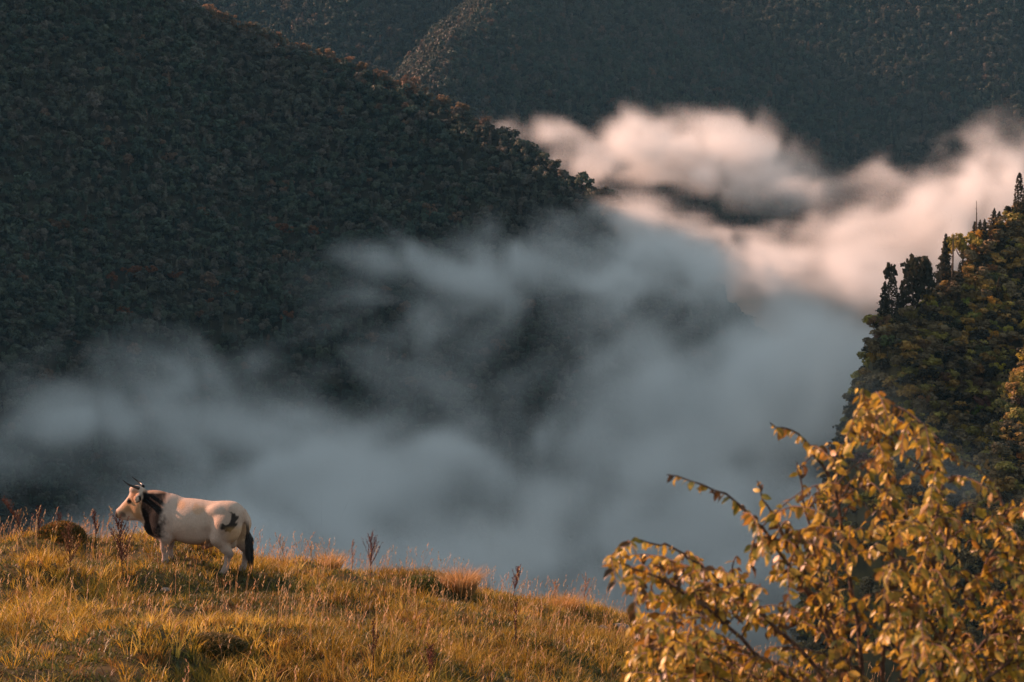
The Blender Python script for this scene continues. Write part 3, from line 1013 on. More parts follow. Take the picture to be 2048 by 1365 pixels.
    # eye sockets, nostrils, mouth, flank hollow
    for s in (-1, 1):
        d = -smin(-d, HS * sd_ell(Q, (0.275, 0.138 * s, 1.275), (0.045, 0.03, 0.032)), 0.03)
        d = -smin(-d, HS * sd_ell(Q, (0.022, 0.045 * s, 1.075), (0.022, 0.018, 0.016)), 0.012)
        d = -smin(-d, sd_ell(P, (1.83, 0.40 * s, 1.07), (0.13, 0.075, 0.13)), 0.10)
        d = -smin(-d, sd_ell(P, (1.17, 0.40 * s, 0.96), (0.05, 0.07, 0.30)), 0.06)
    return d


def surface_nets(field, lo, hi, h):
    n = [int(math.ceil((b - a) / h)) + 1 for a, b in zip(lo, hi)]
    g = np.stack(np.meshgrid(*[lo[k] + h * np.arange(n[k]) for k in range(3)], indexing='ij'), -1)
    D = field(g.reshape(-1, 3)).reshape(n)
    c = [D[i:n[0] - 1 + i, j:n[1] - 1 + j, k:n[2] - 1 + k] for i in (0, 1) for j in (0, 1) for k in (0, 1)]
    off = [(i, j, k) for i in (0, 1) for j in (0, 1) for k in (0, 1)]
    S = np.stack(c, -1) < 0
    act = S.any(-1) & ~S.all(-1)
    idx = -np.ones(act.shape, int)
    idx[act] = np.arange(act.sum())
    C = np.stack(c, -1)[act]
    acc, cnt = np.zeros((len(C), 3)), np.zeros(len(C))
    for a in range(8):
        for b in range(a + 1, 8):
            if sum(abs(off[a][q] - off[b][q]) for q in range(3)) != 1: continue
            m = (C[:, a] < 0) != (C[:, b] < 0)
            t = C[m, a] / (C[m, a] - C[m, b])
            pa, pb = np.array(off[a], float), np.array(off[b], float)
            acc[m] += pa + t[:, None] * (pb - pa); cnt[m] += 1
    cell = np.stack(np.nonzero(act), -1)
    V = np.array(lo) + h * (cell + acc / cnt[:, None])
    F = []
    for ax in range(3):
        a1, a2 = (ax + 1) % 3, (ax + 2) % 3
        sl0, sl1 = [slice(None)] * 3, [slice(None)] * 3
        sl0[ax], sl1[ax] = slice(0, n[ax] - 1), slice(1, n[ax])
        s0, s1 = D[tuple(sl0)] < 0, D[tuple(sl1)] < 0
        e = np.stack(np.nonzero(s0 != s1), -1)
        e = e[(e[:, a1] > 0) & (e[:, a2] > 0) & (e[:, a1] < n[a1] - 1) & (e[:, a2] < n[a2] - 1)]
        fl = s0[tuple(e.T)]

        def q(d1, d2):
            x = e.copy(); x[:, a1] += d1; x[:, a2] += d2
            return idx[tuple(x.T)]
        quad = np.stack([q(-1, -1), q(0, -1), q(0, 0), q(-1, 0)], 1)
        quad[~fl] = quad[~fl][:, ::-1]
        F.append(quad)
    return V, np.concatenate(F)


def sstep(a, b, x):
    t = np.clip((x - a) / (b - a), 0, 1)
    return t * t * (3 - 2 * t)


def build_bull():
    V, F = surface_nets(bull_field, (-0.12, -0.45, -0.05), (2.62, 0.45, 1.62), 0.0135)
    x, y, z = V.T
    n1 = fbm2(x * 7 + y * 5, z * 7 - y * 3, 3, 5)
    n2 = fbm2(x * 22 + y * 9, z * 22 - y * 13, 2, 8)
    coat = np.array([0.47, 0.36, 0.285]) * (1 + 0.06 * n1 + 0.05 * n2)[:, None]

    def blend(mask, c):
        nonlocal coat
        m = np.clip(mask, 0, 1)[:, None]
        coat = coat * (1 - m) + np.array(c) * m
    # dusky shading of the coat: belly, shoulders and legs
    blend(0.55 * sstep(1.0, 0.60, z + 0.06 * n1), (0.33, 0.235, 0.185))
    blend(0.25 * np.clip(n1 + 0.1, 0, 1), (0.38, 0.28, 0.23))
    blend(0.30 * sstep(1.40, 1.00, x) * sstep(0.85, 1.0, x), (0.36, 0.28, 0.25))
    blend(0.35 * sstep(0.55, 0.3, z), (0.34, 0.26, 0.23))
    blend(0.55 * sstep(0.12, 0.05, np.hypot((x - 1.32) * 0.8, z - 1.27) + 0.04 * n1), (0.50, 0.27, 0.13))
    blend(0.5 * sstep(0.10, 0.03, np.hypot((x - 1.66) * 0.6, z - 1.22) + 0.04 * n1), (0.48, 0.27, 0.13))
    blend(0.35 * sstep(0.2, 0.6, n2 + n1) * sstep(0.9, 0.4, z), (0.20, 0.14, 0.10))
    # charcoal neck with the head's cast shadow painted in, brown at the crest
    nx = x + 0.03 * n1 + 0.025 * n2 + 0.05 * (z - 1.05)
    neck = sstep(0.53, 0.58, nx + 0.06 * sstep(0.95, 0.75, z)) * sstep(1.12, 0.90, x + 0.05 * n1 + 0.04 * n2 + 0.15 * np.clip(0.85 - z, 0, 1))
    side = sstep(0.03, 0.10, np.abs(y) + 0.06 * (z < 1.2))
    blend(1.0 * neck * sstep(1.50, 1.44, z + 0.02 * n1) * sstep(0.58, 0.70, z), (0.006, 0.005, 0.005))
    blend(0.7 * neck * sstep(1.43, 1.48, z), (0.26, 0.14, 0.08))
    X_, Y_, Z_ = x, y, z
    hm = (x < 0.62)
    qx, qy, qz = ((V - HC - HO) / HS + HC).T
    x, y, z = np.where(hm, qx, x), np.where(hm, qy, y), np.where(hm, qz, z)
    # head: pale front, tan cheeks, dark eye rings and muzzle
    head = sstep(0.52, 0.46, x)
    blend(0.85 * head * sstep(0.04, 0.09, np.abs(y)) * sstep(1.40, 1.25, z + 0.03 * n1), (0.36, 0.20, 0.09))
    blend(0.8 * head * sstep(0.10, 0.05, np.hypot(x - 0.38, z - 1.36) + 0.02 * n1), (0.36, 0.17, 0.08))
    blend(0.93 * sstep(0.062, 0.040, np.hypot((x - 0.275), (z - 1.272) * 1.15) + 0.008 * n2) * (np.abs(y) > 0.06), (0.020, 0.016, 0.014))
    blend(0.95 * sstep(0.085, 0.055, np.hypot((x - 0.02) * 1.1, z - 1.045) + 0.008 * n2), (0.025, 0.02, 0.02))
    blend(0.75 * sstep(0.065, 0.03, np.hypot((x - 0.17), (z - 1.055)) + 0.012 * n1), (0.06, 0.045, 0.04))
    x, y, z = X_, Y_, Z_
    # dark crescent beside the tail, ochre breeches, dark tail and hocks
    r = np.hypot(x - 2.225, z - 1.035)
    cres = sstep(0.170, 0.140, r + 0.025 * n2 + 0.02 * n1) * sstep(0.085, 0.115, np.hypot(x - 2.17, z - 1.095) + 0.03 * n1 + 0.02 * n2) * sstep(2.10, 2.16, x - 0.25 * (z - 1.0)) * (y < -0.02)
    blend(0.5 * sstep(0.30, 0.12, r + 0.05 * n1) * (y < 0.02), (0.22, 0.15, 0.11))
    blend(0.97 * cres, (0.020, 0.017, 0.015))
    blend(0.45 * sstep(0.98, 0.88, z) * sstep(2.14, 2.28, x) * sstep(0.5, 0.65, z), (0.50, 0.30, 0.12))
    tail = sstep(2.42, 2.46, x) * sstep(1.05, 0.88, z) * sstep(0.45, 0.5, z) * (np.abs(y) < 0.07)
    blend(0.9 * tail, (0.03, 0.026, 0.024))
    blend(0.5 * sstep(0.50, 0.44, z) * sstep(0.30, 0.40, z) * sstep(2.1, 2.2, x), (0.12, 0.09, 0.08))
    blend(0.55 * sstep(0.72, 0.6, z) * sstep(0.4, 0.5, z) * (x < 1.0) * sstep(0.04, 0.1, y + 0.2), (0.07, 0.06, 0.06))
    blend(0.7 * sstep(0.60, 0.50, z) * ((x > 1.5) & (x < 1.75)), (0.33, 0.11, 0.07))
    blend(0.95 * sstep(0.09, 0.06, z - 0.10 * (x < 1.4)), (0.05, 0.042, 0.036))
    root = link('bull', None, label='pale cream bull with dark, partly shadowed neck and dark horns standing on the pasture crest', cat='bull')
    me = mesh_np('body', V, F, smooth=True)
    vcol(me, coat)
    m, nt, p, out = new_mat('bull_coat')
    a = nd(nt, 'ShaderNodeAttribute', attribute_name='col')
    tc = nd(nt, 'ShaderNodeTexCoord')
    mp = nd(nt, 'ShaderNodeMapping')
    mp.inputs['Scale'].default_value = (60, 60, 22)
    n = nd(nt, 'ShaderNodeTexNoise')
    n.inputs['Scale'].default_value = 1.0
    n.inputs['Detail'].default_value = 3
    nt.links.new(tc.outputs['Object'], mp.inputs[0]); nt.links.new(mp.outputs[0], n.inputs['Vector'])
    mr = nd(nt, 'ShaderNodeMapRange')
    mr.inputs['To Min'].default_value, mr.inputs['To Max'].default_value = 0.84, 1.14
    nt.links.new(n.outputs['Fac'], mr.inputs['Value'])
    sc = nd(nt, 'ShaderNodeVectorMath', operation='SCALE')
    nt.links.new(a.outputs['Color'], sc.inputs[0]); nt.links.new(mr.outputs[0], sc.inputs['Scale'])
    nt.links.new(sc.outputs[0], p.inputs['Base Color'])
    bp = nd(nt, 'ShaderNodeBump'); bp.inputs['Strength'].default_value = 0.7; bp.inputs['Distance'].default_value = 0.015
    nt.links.new(n.outputs['Fac'], bp.inputs['Height']); nt.links.new(bp.outputs[0], p.inputs['Normal'])
    p.inputs['Roughness'].default_value = 0.75
    p.inputs['Specular IOR Level'].default_value = 0.08
    p.inputs['Sheen Weight'].default_value = 0.0
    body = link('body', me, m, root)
    sm = body.modifiers.new('smooth', 'SMOOTH'); sm.factor, sm.iterations = 0.5, 3
    # horns: sweeping out, forward and up to dark points
    mh, nt, p, out = new_mat('horn')
    p.inputs['Base Color'].default_value = (0.022, 0.018, 0.016, 1); p.inputs['Roughness'].default_value = 0.35
    for s in (-1, 1):
        path = [(0.42, 0.075 * s, 1.475), (0.395, 0.125 * s, 1.495), (0.345, 0.16 * s, 1.515), (0.28, 0.17 * s, 1.55), (0.205, 0.165 * s, 1.605)]
        t = np.linspace(0, 1, 13)
        pp = np.stack([np.interp(t, np.linspace(0, 1, 5), [q[k] for q in path]) for k in range(3)], 1)
        pp = (pp - HC) * HS + HC + HO
        for _ in range(2): pp[1:-1] = (pp[:-2] + 2 * pp[1:-1] + pp[2:]) / 4
        b = Bag(); b.add(*tube(pp, 0.032 * (1 - t) ** 0.75 + 0.003, 10))
        link('horn', b.mesh('horn', True), mh, root)
    me_, nt, p, out = new_mat('eye')
    p.inputs['Base Color'].default_value = (0.010, 0.008, 0.007, 1); p.inputs['Roughness'].default_value = 0.08
    import bmesh
    for s in (-1, 1):
        bm = bmesh.new(); bmesh.ops.create_uvsphere(bm, u_segments=14, v_segments=10, radius=0.028)
        e = bpy.data.meshes.new('eye'); bm.to_mesh(e); bm.free()
        for pl in e.polygons: pl.use_smooth = True
        link('eye', e, me_, root, loc=tuple((np.array([0.275, 0.113 * s, 1.275]) - HC) * HS + HC + HO))
    # tail switch: a brush of long dark hair
    b = Bag()
    g = np.random.default_rng(3)
    for k in range(260):
        z0 = g.uniform(0.52, 0.82); a = g.random() * 6.28; r0 = 0.018
        L = g.uniform(0.22, 0.42)
        st = np.array([2.48 + 0.02 * (0.8 - z0), -0.02, z0]) + np.array([math.cos(a), math.sin(a), 0]) * r0
        sp = 0.065 * g.random()
        q = np.array([st, st + np.array([math.cos(a) * sp + 0.015, math.sin(a) * sp, -L * .45]), st + np.array([math.cos(a) * sp * .45 + 0.03, math.sin(a) * sp * .45, -L])])
        b.add(*tube(q, [0.006, 0.005, 0.0015], 3))
    mt, nt, p, out = new_mat('tail_hair')
    p.inputs['Base Color'].default_value = (0.018, 0.015, 0.014, 1); p.inputs['Roughness'].default_value = 0.6
    link('tail_switch', b.mesh('tail_switch'), mt, root)
    # stand it: hind feet at the photograph's place, turned so that the rump swings toward the camera
    yaw = math.radians(-16.0)
    root.rotation_euler = (0, 0, yaw)
    hx, hy, hz = on_pasture(452, 1146)
    ox, oy = 2.12 * math.cos(yaw), 2.12 * math.sin(yaw)
    root.location = (hx - ox, hy - oy, hz - 0.05)
    root.scale = (1.035, 1.0, 1.0)
    return root


BULL = build_bull()
# ------------------------------------------------------------------ the autumn tree at the right
def leaf_geo(length, width, curl, fold):
    """A pointed oval leaf along +X, arched and folded on its midrib: 5 stations x 3."""
    t = np.array([0.0, 0.22, 0.5, 0.78, 1.0])
    w = width * np.array([0.10, 0.80, 1.0, 0.62, 0.03]) * 0.5
    x = length * t * (1 - 0.18 * curl * t)
    z = -curl * length * 0.42 * t ** 1.7
    v = []
    for k in range(5):
        v += [(x[k], -w[k], z[k] + fold * w[k]), (x[k], 0, z[k]), (x[k], w[k], z[k] + fold * w[k])]
    f = []
    for k in range(4):
        for j in (0, 1):
            a = k * 3 + j
            f.append((a, a + 1, a + 4, a + 3))
    return np.array(v), np.array(f)


M_LEAF = foliage_mat('autumn_leaf', 'col', translucent=0.40, rough=0.40, spec=0.4, noise=0.35, nscale=45.0)
M_TWIG = soil_mat('twig_bark', (0.06, 0.038, 0.03), (0.17, 0.11, 0.085), 40.0)
g = np.random.default_rng(29)
TY = 10.0
base = np.array(at(1790, 1560, TY)); base[2] = float(z_pasture(np.array(base[0]), np.array(TY)))


def pix(u, v, dy):
    return np.array(at(u, v, TY + dy))


def smooth_path(pts, n):
    pts = np.asarray(pts, float)
    t = np.linspace(0, 1, len(pts))
    s = np.linspace(0, 1, n)
    q = np.stack([np.interp(s, t, pts[:, k]) for k in range(3)], 1)
    for _ in range(3):
        q[1:-1] = (q[:-2] + 2 * q[1:-1] + q[2:]) / 4
    return q


fork = base + np.array([0, 0, 0.55])
LIMBS = [  # pixel polylines with depth offsets, from the fork outward
    [(1700, 1420, 0), (1540, 1335, -.1), (1400, 1200, -.2), (1300, 1152, -.3), (1226, 1122, -.3)],
    [(1690, 1400, .1), (1560, 1260, .1), (1430, 1150, .1), (1345, 1092, .1), (1268, 1076, 0)],
    [(1710, 1380, 0), (1640, 1220, 0), (1545, 1075, -.1), (1450, 985, -.2), (1334, 950, -.2)],
    [(1730, 1380, .2), (1700, 1160, .2), (1670, 965, .2), (1605, 875, .1), (1540, 846, 0)],
    [(1760, 1360, 0), (1780, 1150, 0), (1790, 1000, 0), (1765, 890, -.1), (1716, 776, -.1)],
    [(1800, 1360, -.2), (1850, 1150, -.2), (1893, 960, -.2), (1850, 850, -.2), (1752, 785, -.2)],
    [(1860, 1380, .2), (1950, 1180, .2), (2020, 1030, .2), (1985, 955, .2), (1912, 915, .2)],
    [(1720, 1380, .3), (1650, 1180, .35), (1612, 1030, .35), (1594, 926, .35)],
    [(1700, 1400, .2), (1610, 1150, .2), (1550, 1040, .2), (1514, 962, .2)],
    [(1880, 1400, .4), (2010, 1230, .4), (2120, 1080, .4), (2180, 990, .4)],
    [(1690, 1440, -.3), (1520, 1400, -.4), (1380, 1320, -.4), (1280, 1290, -.4)],
    [(1900, 1420, -.3), (2050, 1300, -.4), (2200, 1180, -.4)],
    [(1820, 1350, .5), (1870, 1200, .6), (1900, 1060, .6), (1880, 960, .6)],
]
tree = link('autumn_tree', None, loc=tuple(base), label='small tree with golden brown autumn leaves close by at the lower right', cat='tree')


def child(name, bag_, mat, smooth=True):
    return link(name, bag_.mesh(name, smooth), mat, tree)


b = Bag()
tp = smooth_path([base - np.array([0, 0, .25]), base + np.array([0.03, 0, .25]), fork + np.array([0, 0, .1])], 7)
b.add(*tube(tp - base, np.linspace(0.085, 0.055, 7), 9))
child('trunk', b, M_TWIG)
skel = []
for L in LIMBS:
    pts = [fork + g.normal(0, .02, 3)] + [pix(*q) for q in L]
    q = smooth_path(pts, 26)
    q[2:-1] += g.normal(0, 0.006, q[2:-1].shape)
    r = np.linspace(0.013, 0.0028, 26)
    b = Bag(); b.add(*tube(q - base, r, 7))
    child('branch', b, M_TWIG)
    skel.append((q, r))
SK = np.concatenate([q[4:] for q, r in skel])
SD = np.concatenate([np.gradient(q, axis=0)[4:] for q, r in skel])
# outline of the crown as the photograph shows it (pixels), filled with twigs through its depth
POLY = np.array([(1228, 1120), (1262, 1078), (1330, 1100), (1400, 1120), (1470, 1090), (1520, 1060), (1560, 1080), (1600, 1010), (1660, 960), (1640, 900), (1685, 850), (1695, 780), (1765, 775), (1840, 815),
                 (1890, 890), (1905, 960), (1950, 990), (1990, 960), (2060, 990), (2200, 1000), (2200, 1480), (1300, 1480), (1262, 1330), (1262, 1240), (1225, 1180)], float)


def inside(u, v):
    r = False
    j = len(POLY) - 1
    for i in range(len(POLY)):
        (xi, yi), (xj, yj) = POLY[i], POLY[j]
        if (yi > v) != (yj > v) and u < (xj - xi) * (v - yi) / (yj - yi) + xi:
            r = not r
        j = i
    return r


leaves = []      # origin, direction, normal-ish roll, length, colour index


def put_leaves(path, step, start=0.0):
    d = np.linalg.norm(np.diff(path, axis=0), axis=1)
    s = np.concatenate([[0], np.cumsum(d)])
    x = start * s[-1]
    side = 1
    while x < s[-1]:
        o = np.array([np.interp(x, s, path[:, k]) for k in range(3)])
        t = np.array([np.interp(min(x + .01, s[-1]), s, path[:, k]) - np.interp(max(x - .01, 0), s, path[:, k]) for k in range(3)])
        t /= np.linalg.norm(t) + 1e-9
        a = np.cross(t, [0, 0, 1.0]); a /= np.linalg.norm(a) + 1e-9
        dr = 0.40 * t + side * 0.60 * a + np.array([0, 0, -0.50]) + g.normal(0, 0.33, 3)
        dr[2] -= 0.25 * g.random()
        leaves.append((o, dr / np.linalg.norm(dr), g.normal(0, 0.9), g.uniform(0.034, 0.066), int(g.choice(6, p=(.22, .20, .16, .14, .14, .14)))))
        side = -side
        x += step * g.uniform(0.6, 1.5)


for q, r in skel:
    put_leaves(q, 0.020, 0.38)
twigs = Bag()
count = 0
while count < 590:
    u, v = g.uniform(1215, 2200), g.uniform(770, 1470)
    if not inside(u, v):
        continue
    if v > 1150 and 1440 < u < 1640 and g.random() < 0.35:     # thinner window of leaves where the valley shows through
        continue
    if 1600 < u < 1680 and 1230 < v < 1340 and g.random() < 0.8:
        continue
    e = pix(u, v, g.normal(0.1, 0.55))
    dd = np.linalg.norm((SK - e) * np.array([1, 0.6, 1.0]) + np.array([0, 0, 0.06]), axis=1)
    k = int(np.argmin(dd + 0.25 * (SK[:, 2] > e[2] + 0.05)))
    s0 = SK[k]
    L = np.linalg.norm(e - s0)
    if L > 0.62:
        s0 = e + (s0 - e) * 0.62 / L
    m = (s0 + e) / 2 + np.array([0, 0, 0.05]) + g.normal(0, .02, 3)
    q = smooth_path([s0, m, e, e + (e - m) * 0.25 + np.array([0, 0, -0.02])], 9)
    twigs.add(*tube(q - base, np.linspace(0.004, 0.0012, 9), 4))
    put_leaves(q, 0.024, 0.12)
    count += 1
o = child('twigs', twigs, M_TWIG); o['kind'] = 'stuff'
LC = np.array([(0.39, 0.235, 0.030), (0.44, 0.285, 0.040), (0.29, 0.145, 0.026), (0.19, 0.165, 0.030), (0.10, 0.055, 0.024), (0.52, 0.36, 0.08)])
LV = []
for k in range(6):
    v, f = leaf_geo(1.0, 0.46, [0.5, 0.9, 0.3, 0.7, 1.1, 0.6][k], [0.25, 0.5, 0.15, 0.35, 0.7, 0.3][k])
    LV.append((v, f))


def leaf_matrix(o, d, roll, ln):
    zx = Vector(d)
    up = Vector((0, 0, 1))
    yv = up.cross(zx)
    if yv.length < 1e-4: yv = Vector((0, 1, 0))
    yv.normalize()
    zv = zx.cross(yv)
    M = Matrix((zx, yv, zv)).transposed() @ Matrix.Rotation(roll, 3, 'X')
    return M, ln


# the 300 leaves that show largest are parts of their own, the rest one part
score = []
for i, (o, d, roll, ln, ci) in enumerate(leaves):
    uu, vv = project(o)
    ok = (1210 < uu < 2048) and (760 < vv < 1365)
    near = 1.0 / o[1]
    score.append((ok * (ln * near * (0.6 + 0.4 * (1 - abs(d[1]))) + 0.004 * (vv < 1150)), i))
big = set(i for s, i in sorted(score, reverse=True)[:300])
lm = []
for k in range(6):
    me = mesh_np('leaf', LV[k][0], LV[k][1], smooth=True)
    vcol(me, np.tile(LC[k], (len(LV[k][0]), 1)))
    me.materials.append(M_LEAF)
    lm.append(me)
rest = Bag()
for i, (o, d, roll, ln, ci) in enumerate(leaves):
    M, s = leaf_matrix(o, d, roll, ln)
    if i in big:
        ob = bpy.data.objects.new('leaf', lm[ci])
        COL.objects.link(ob)
        ob.parent = tree
        m4 = M.to_4x4() @ Matrix.Scale(s, 4)
        m4.translation = Vector(o - base)
        ob.matrix_local = m4
    else:
        v = LV[ci][0] * s @ np.array(M).T + (o - base)
        rest.add(v, LV[ci][1], c=LC[ci] * g.uniform(0.65, 1.35))
o = child('foliage', rest, M_LEAF); o['kind'] = 'stuff'
print('leaves', len(leaves))
# ------------------------------------------------------------------ valley fog: one volume with a density grid
def smooth_noise(shape, cell, seed):
    """Cubic-upsampled lattice noise on the regular voxel grid, about -1..1."""
    g = np.random.default_rng(seed)
    n = [int(math.ceil(s / c)) + 4 for s, c in zip(shape, cell)]
    a = g.uniform(-1, 1, n)
    for ax in range(3):
        pos = np.arange(shape[ax]) / cell[ax] + 1
        i = np.floor(pos).astype(int)
        f = pos - i
        w = [(-f + 2 * f ** 2 - f ** 3) / 2, (2 - 5 * f ** 2 + 3 * f ** 3) / 2, (f + 4 * f ** 2 - 3 * f ** 3) / 2, (-f ** 2 + f ** 3) / 2]
        a = np.moveaxis(a, ax, 0)
        sh = (len(pos),) + (1,) * (a.ndim - 1)
        a = sum(w[k].reshape(sh) * a[i - 1 + k] for k in range(4))
        a = np.moveaxis(a, 0, ax)
    return a.astype(np.float32)


FX, FY, FZ = (-330.0, 480.0), (380.0, 1980.0), (-215.0, 60.0)
NX, NY, NZ = 184, 270, 84
# u, v, depth, half-width px, half-height px, half-depth m, optical depth at the heart
PUFFS = [
    # sunlit bank in the side valley behind the spur: thin at its upper end, widening towards the hill
    (985, 240, 1620, 45, 14, 30, 0.5), (1040, 262, 1620, 50, 20, 30, 0.72), (1090, 268, 1620, 50, 30, 33, 0.99), (1130, 315, 1600, 70, 30, 33, 0.83), (1235, 262, 1640, 26, 34, 30, 0.99), (1290, 285, 1640, 60, 40, 35, 1.1),
    (1370, 272, 1680, 80, 42, 44, 1.43), (1440, 310, 1660, 90, 40, 44, 1.54), (1530, 340, 1650, 80, 36, 44, 1.43), (1610, 362, 1640, 60, 24, 38, 0.99), (1290, 345, 1620, 110, 30, 38, 0.99),
    (1440, 352, 1600, 130, 22, 33, 1.1), (1240, 395, 1560, 90, 20, 25, 0.39), (1700, 350, 1600, 32, 34, 33, 1.04), (1810, 392, 1560, 120, 50, 50, 1.43), (1950, 362, 1540, 130, 55, 50, 1.43),
    (2070, 345, 1540, 120, 60, 50, 1.32), (1755, 450, 1520, 95, 45, 44, 1.32), (1850, 480, 1480, 170, 70, 50, 1.76), (1440, 472, 1480, 110, 10, 30, 0.77), (1560, 515, 1470, 110, 20, 35, 1.21),
    (1350, 428, 1500, 90, 12, 28, 0.5), (1630, 545, 1430, 130, 36, 38, 1.54), (1720, 585, 1380, 110, 40, 38, 1.43), (1890, 560, 1000, 110, 60, 44, 0.55), (2000, 420, 800, 110, 60, 38, 0.39),
    # shaded bank filling the main valley
    (1085, 472, 1180, 70, 46, 30, 1.3), (1190, 530, 1160, 130, 55, 33, 1.3), (1010, 530, 1150, 80, 60, 28, 1.1), (1330, 520, 1180, 120, 50, 40, 1.5), (1450, 560, 1150, 130, 55, 45, 1.8), (1560, 620, 1120, 120, 50, 45, 1.9),
    (1270, 630, 1060, 130, 55, 38, 1.2), (1450, 660, 1060, 170, 75, 44, 1.7), (1430, 760, 980, 200, 85, 50, 2.0), (1600, 720, 960, 150, 75, 50, 2.0),
    (1560, 820, 900, 160, 60, 44, 1.4), (1650, 660, 1060, 100, 50, 38, 1.7), (1330, 850, 880, 150, 60, 44, 1.0), (1130, 760, 960, 60, 40, 28, 0.3),
    (1060, 880, 900, 120, 36, 38, 1.1), (880, 900, 920, 120, 36, 38, 0.7), (1180, 930, 840, 150, 50, 38, 1.0), (1400, 950, 820, 170, 60, 38, 1.0),
    (775, 480, 1230, 22, 50, 16, 0.7), (800, 545, 1210, 26, 50, 16, 0.7), (700, 530, 1200, 80, 60, 22, 0.6), (850, 580, 1190, 50, 70, 22, 0.8), (620, 630, 1150, 80, 50, 22, 0.5), (640, 530, 1180, 100, 60, 22, 0.45), (540, 580, 1170, 100, 60, 22, 0.3),
    (830, 690, 1100, 80, 30, 22, 0.6), (700, 740, 1080, 80, 26, 22, 0.5), (930, 640, 1110, 70, 50, 22, 0.7), (900, 590, 1120, 80, 60, 24, 0.6), (980, 700, 1050, 90, 36, 28, 0.35),
    (320, 720, 1100, 80, 55, 22, 0.7), (230, 700, 1110, 60, 50, 20, 0.4), (430, 690, 1100, 90, 60, 22, 0.4), (260, 820, 1050, 110, 40, 28, 0.7), (470, 820, 1020, 100, 36, 28, 1.2), (380, 870, 980, 150, 40, 33, 1.0), (540, 730, 1080, 100, 55, 24, 0.55), (760, 810, 1000, 90, 30, 28, 0.35),
    (620, 870, 960, 140, 44, 33, 0.8), (690, 930, 920, 140, 46, 33, 1.0), (150, 860, 980, 130, 55, 28, 0.8), (50, 890, 980, 110, 40, 26, 0.3), (60, 940, 960, 110, 36, 28, 0.5), (330, 950, 900, 220, 40, 33, 0.8), (160, 1000, 880, 180, 34, 33, 0.5),
    (560, 980, 880, 200, 45, 33, 1.0), (760, 1020, 820, 200, 50, 38, 1.1), (1000, 1010, 820, 200, 50, 38, 1.0), (1250, 1040, 800, 200, 55, 38, 1.1),
    (700, 1100, 780, 250, 45, 44, 1.6), (950, 1130, 760, 250, 45, 44, 1.8), (1180, 1150, 740, 240, 50, 44, 1.8), (1420, 1130, 760, 220, 60, 44, 1.6), (450, 1060, 800, 220, 40, 33, 0.8),
    (1550, 1020, 800, 160, 60, 33, 1.0), (1640, 780, 840, 80, 70, 33, 1.2), (1690, 880, 800, 80, 70, 28, 0.8), (1600, 1200, 740, 250, 70, 44, 1.4),
    (1730, 730, 535, 42, 45, 12, 0.9), (1765, 815, 525, 50, 50, 12, 0.8), (1825, 890, 510, 60, 45, 12, 0.7), (1700, 830, 540, 40, 60, 14, 0.7), (1175, 425, 1230, 70, 34, 22, 0.5), (1255, 455, 1230, 70, 36, 22, 0.9), (1020, 940, 850, 120, 60, 36, 0.9), (900, 990, 850, 140, 50, 36, 0.8), (1100, 1010, 830, 140, 50, 36, 0.8), (1010, 1025, 720, 170, 60, 30, 1.3), (950, 1060, 680, 220, 50, 30, 0.9), (1900, 960, 470, 90, 36, 14, 0.2),
    # broad thin veils and the low strip behind the pasture crest
    (900, 780, 980, 260, 130, 40, 0.16), (500, 900, 940, 330, 90, 40, 0.25), (1250, 820, 920, 300, 150, 40, 0.25), (700, 600, 1150, 200, 90, 30, 0.25), (300, 800, 1030, 260, 100, 30, 0.35),
    (1000, 1190, 700, 320, 60, 50, 2.4), (1250, 1220, 680, 300, 70, 50, 2.2), (1550, 1280, 660, 330, 80, 50, 1.6), (850, 1140, 720, 330, 50, 45, 2.0), (1450, 1060, 740, 280, 70, 45, 1.3)
]


def ground_depth(u, v):
    Y = np.arange(300.0, 2800.0, 4.0)
    p = np.array([at(u, v, y) for y in Y])
    x, y = p[:, 0], p[:, 1]
    g = np.maximum(np.maximum(z_spur(x, y), z_far(x, y)), np.maximum(z_hill(x, y), z_valley(x, y)))
    h = np.nonzero(g > p[:, 2])[0]
    return Y[h[0]] if len(h) else 2800.0


def lattice_noise(p, cell, seed):
    """Smooth lattice noise (about -1..1) at scattered points, repeating every 64 cells."""
    L = np.random.default_rng(seed).uniform(-1, 1, (64, 64, 64)).astype(np.float32)
    out = np.zeros(len(p), np.float32)
    q = p / np.asarray(cell, np.float32)
    i = np.floor(q).astype(np.int32)
    f = q - i
    f = f * f * (3 - 2 * f)
    for a in (0, 1):
        for b in (0, 1):
            for c in (0, 1):
                w = (f[:, 0] if a else 1 - f[:, 0]) * (f[:, 1] if b else 1 - f[:, 1]) * (f[:, 2] if c else 1 - f[:, 2])
                out += w * L[(i[:, 0] + a) & 63, (i[:, 1] + b) & 63, (i[:, 2] + c) & 63]
    return out


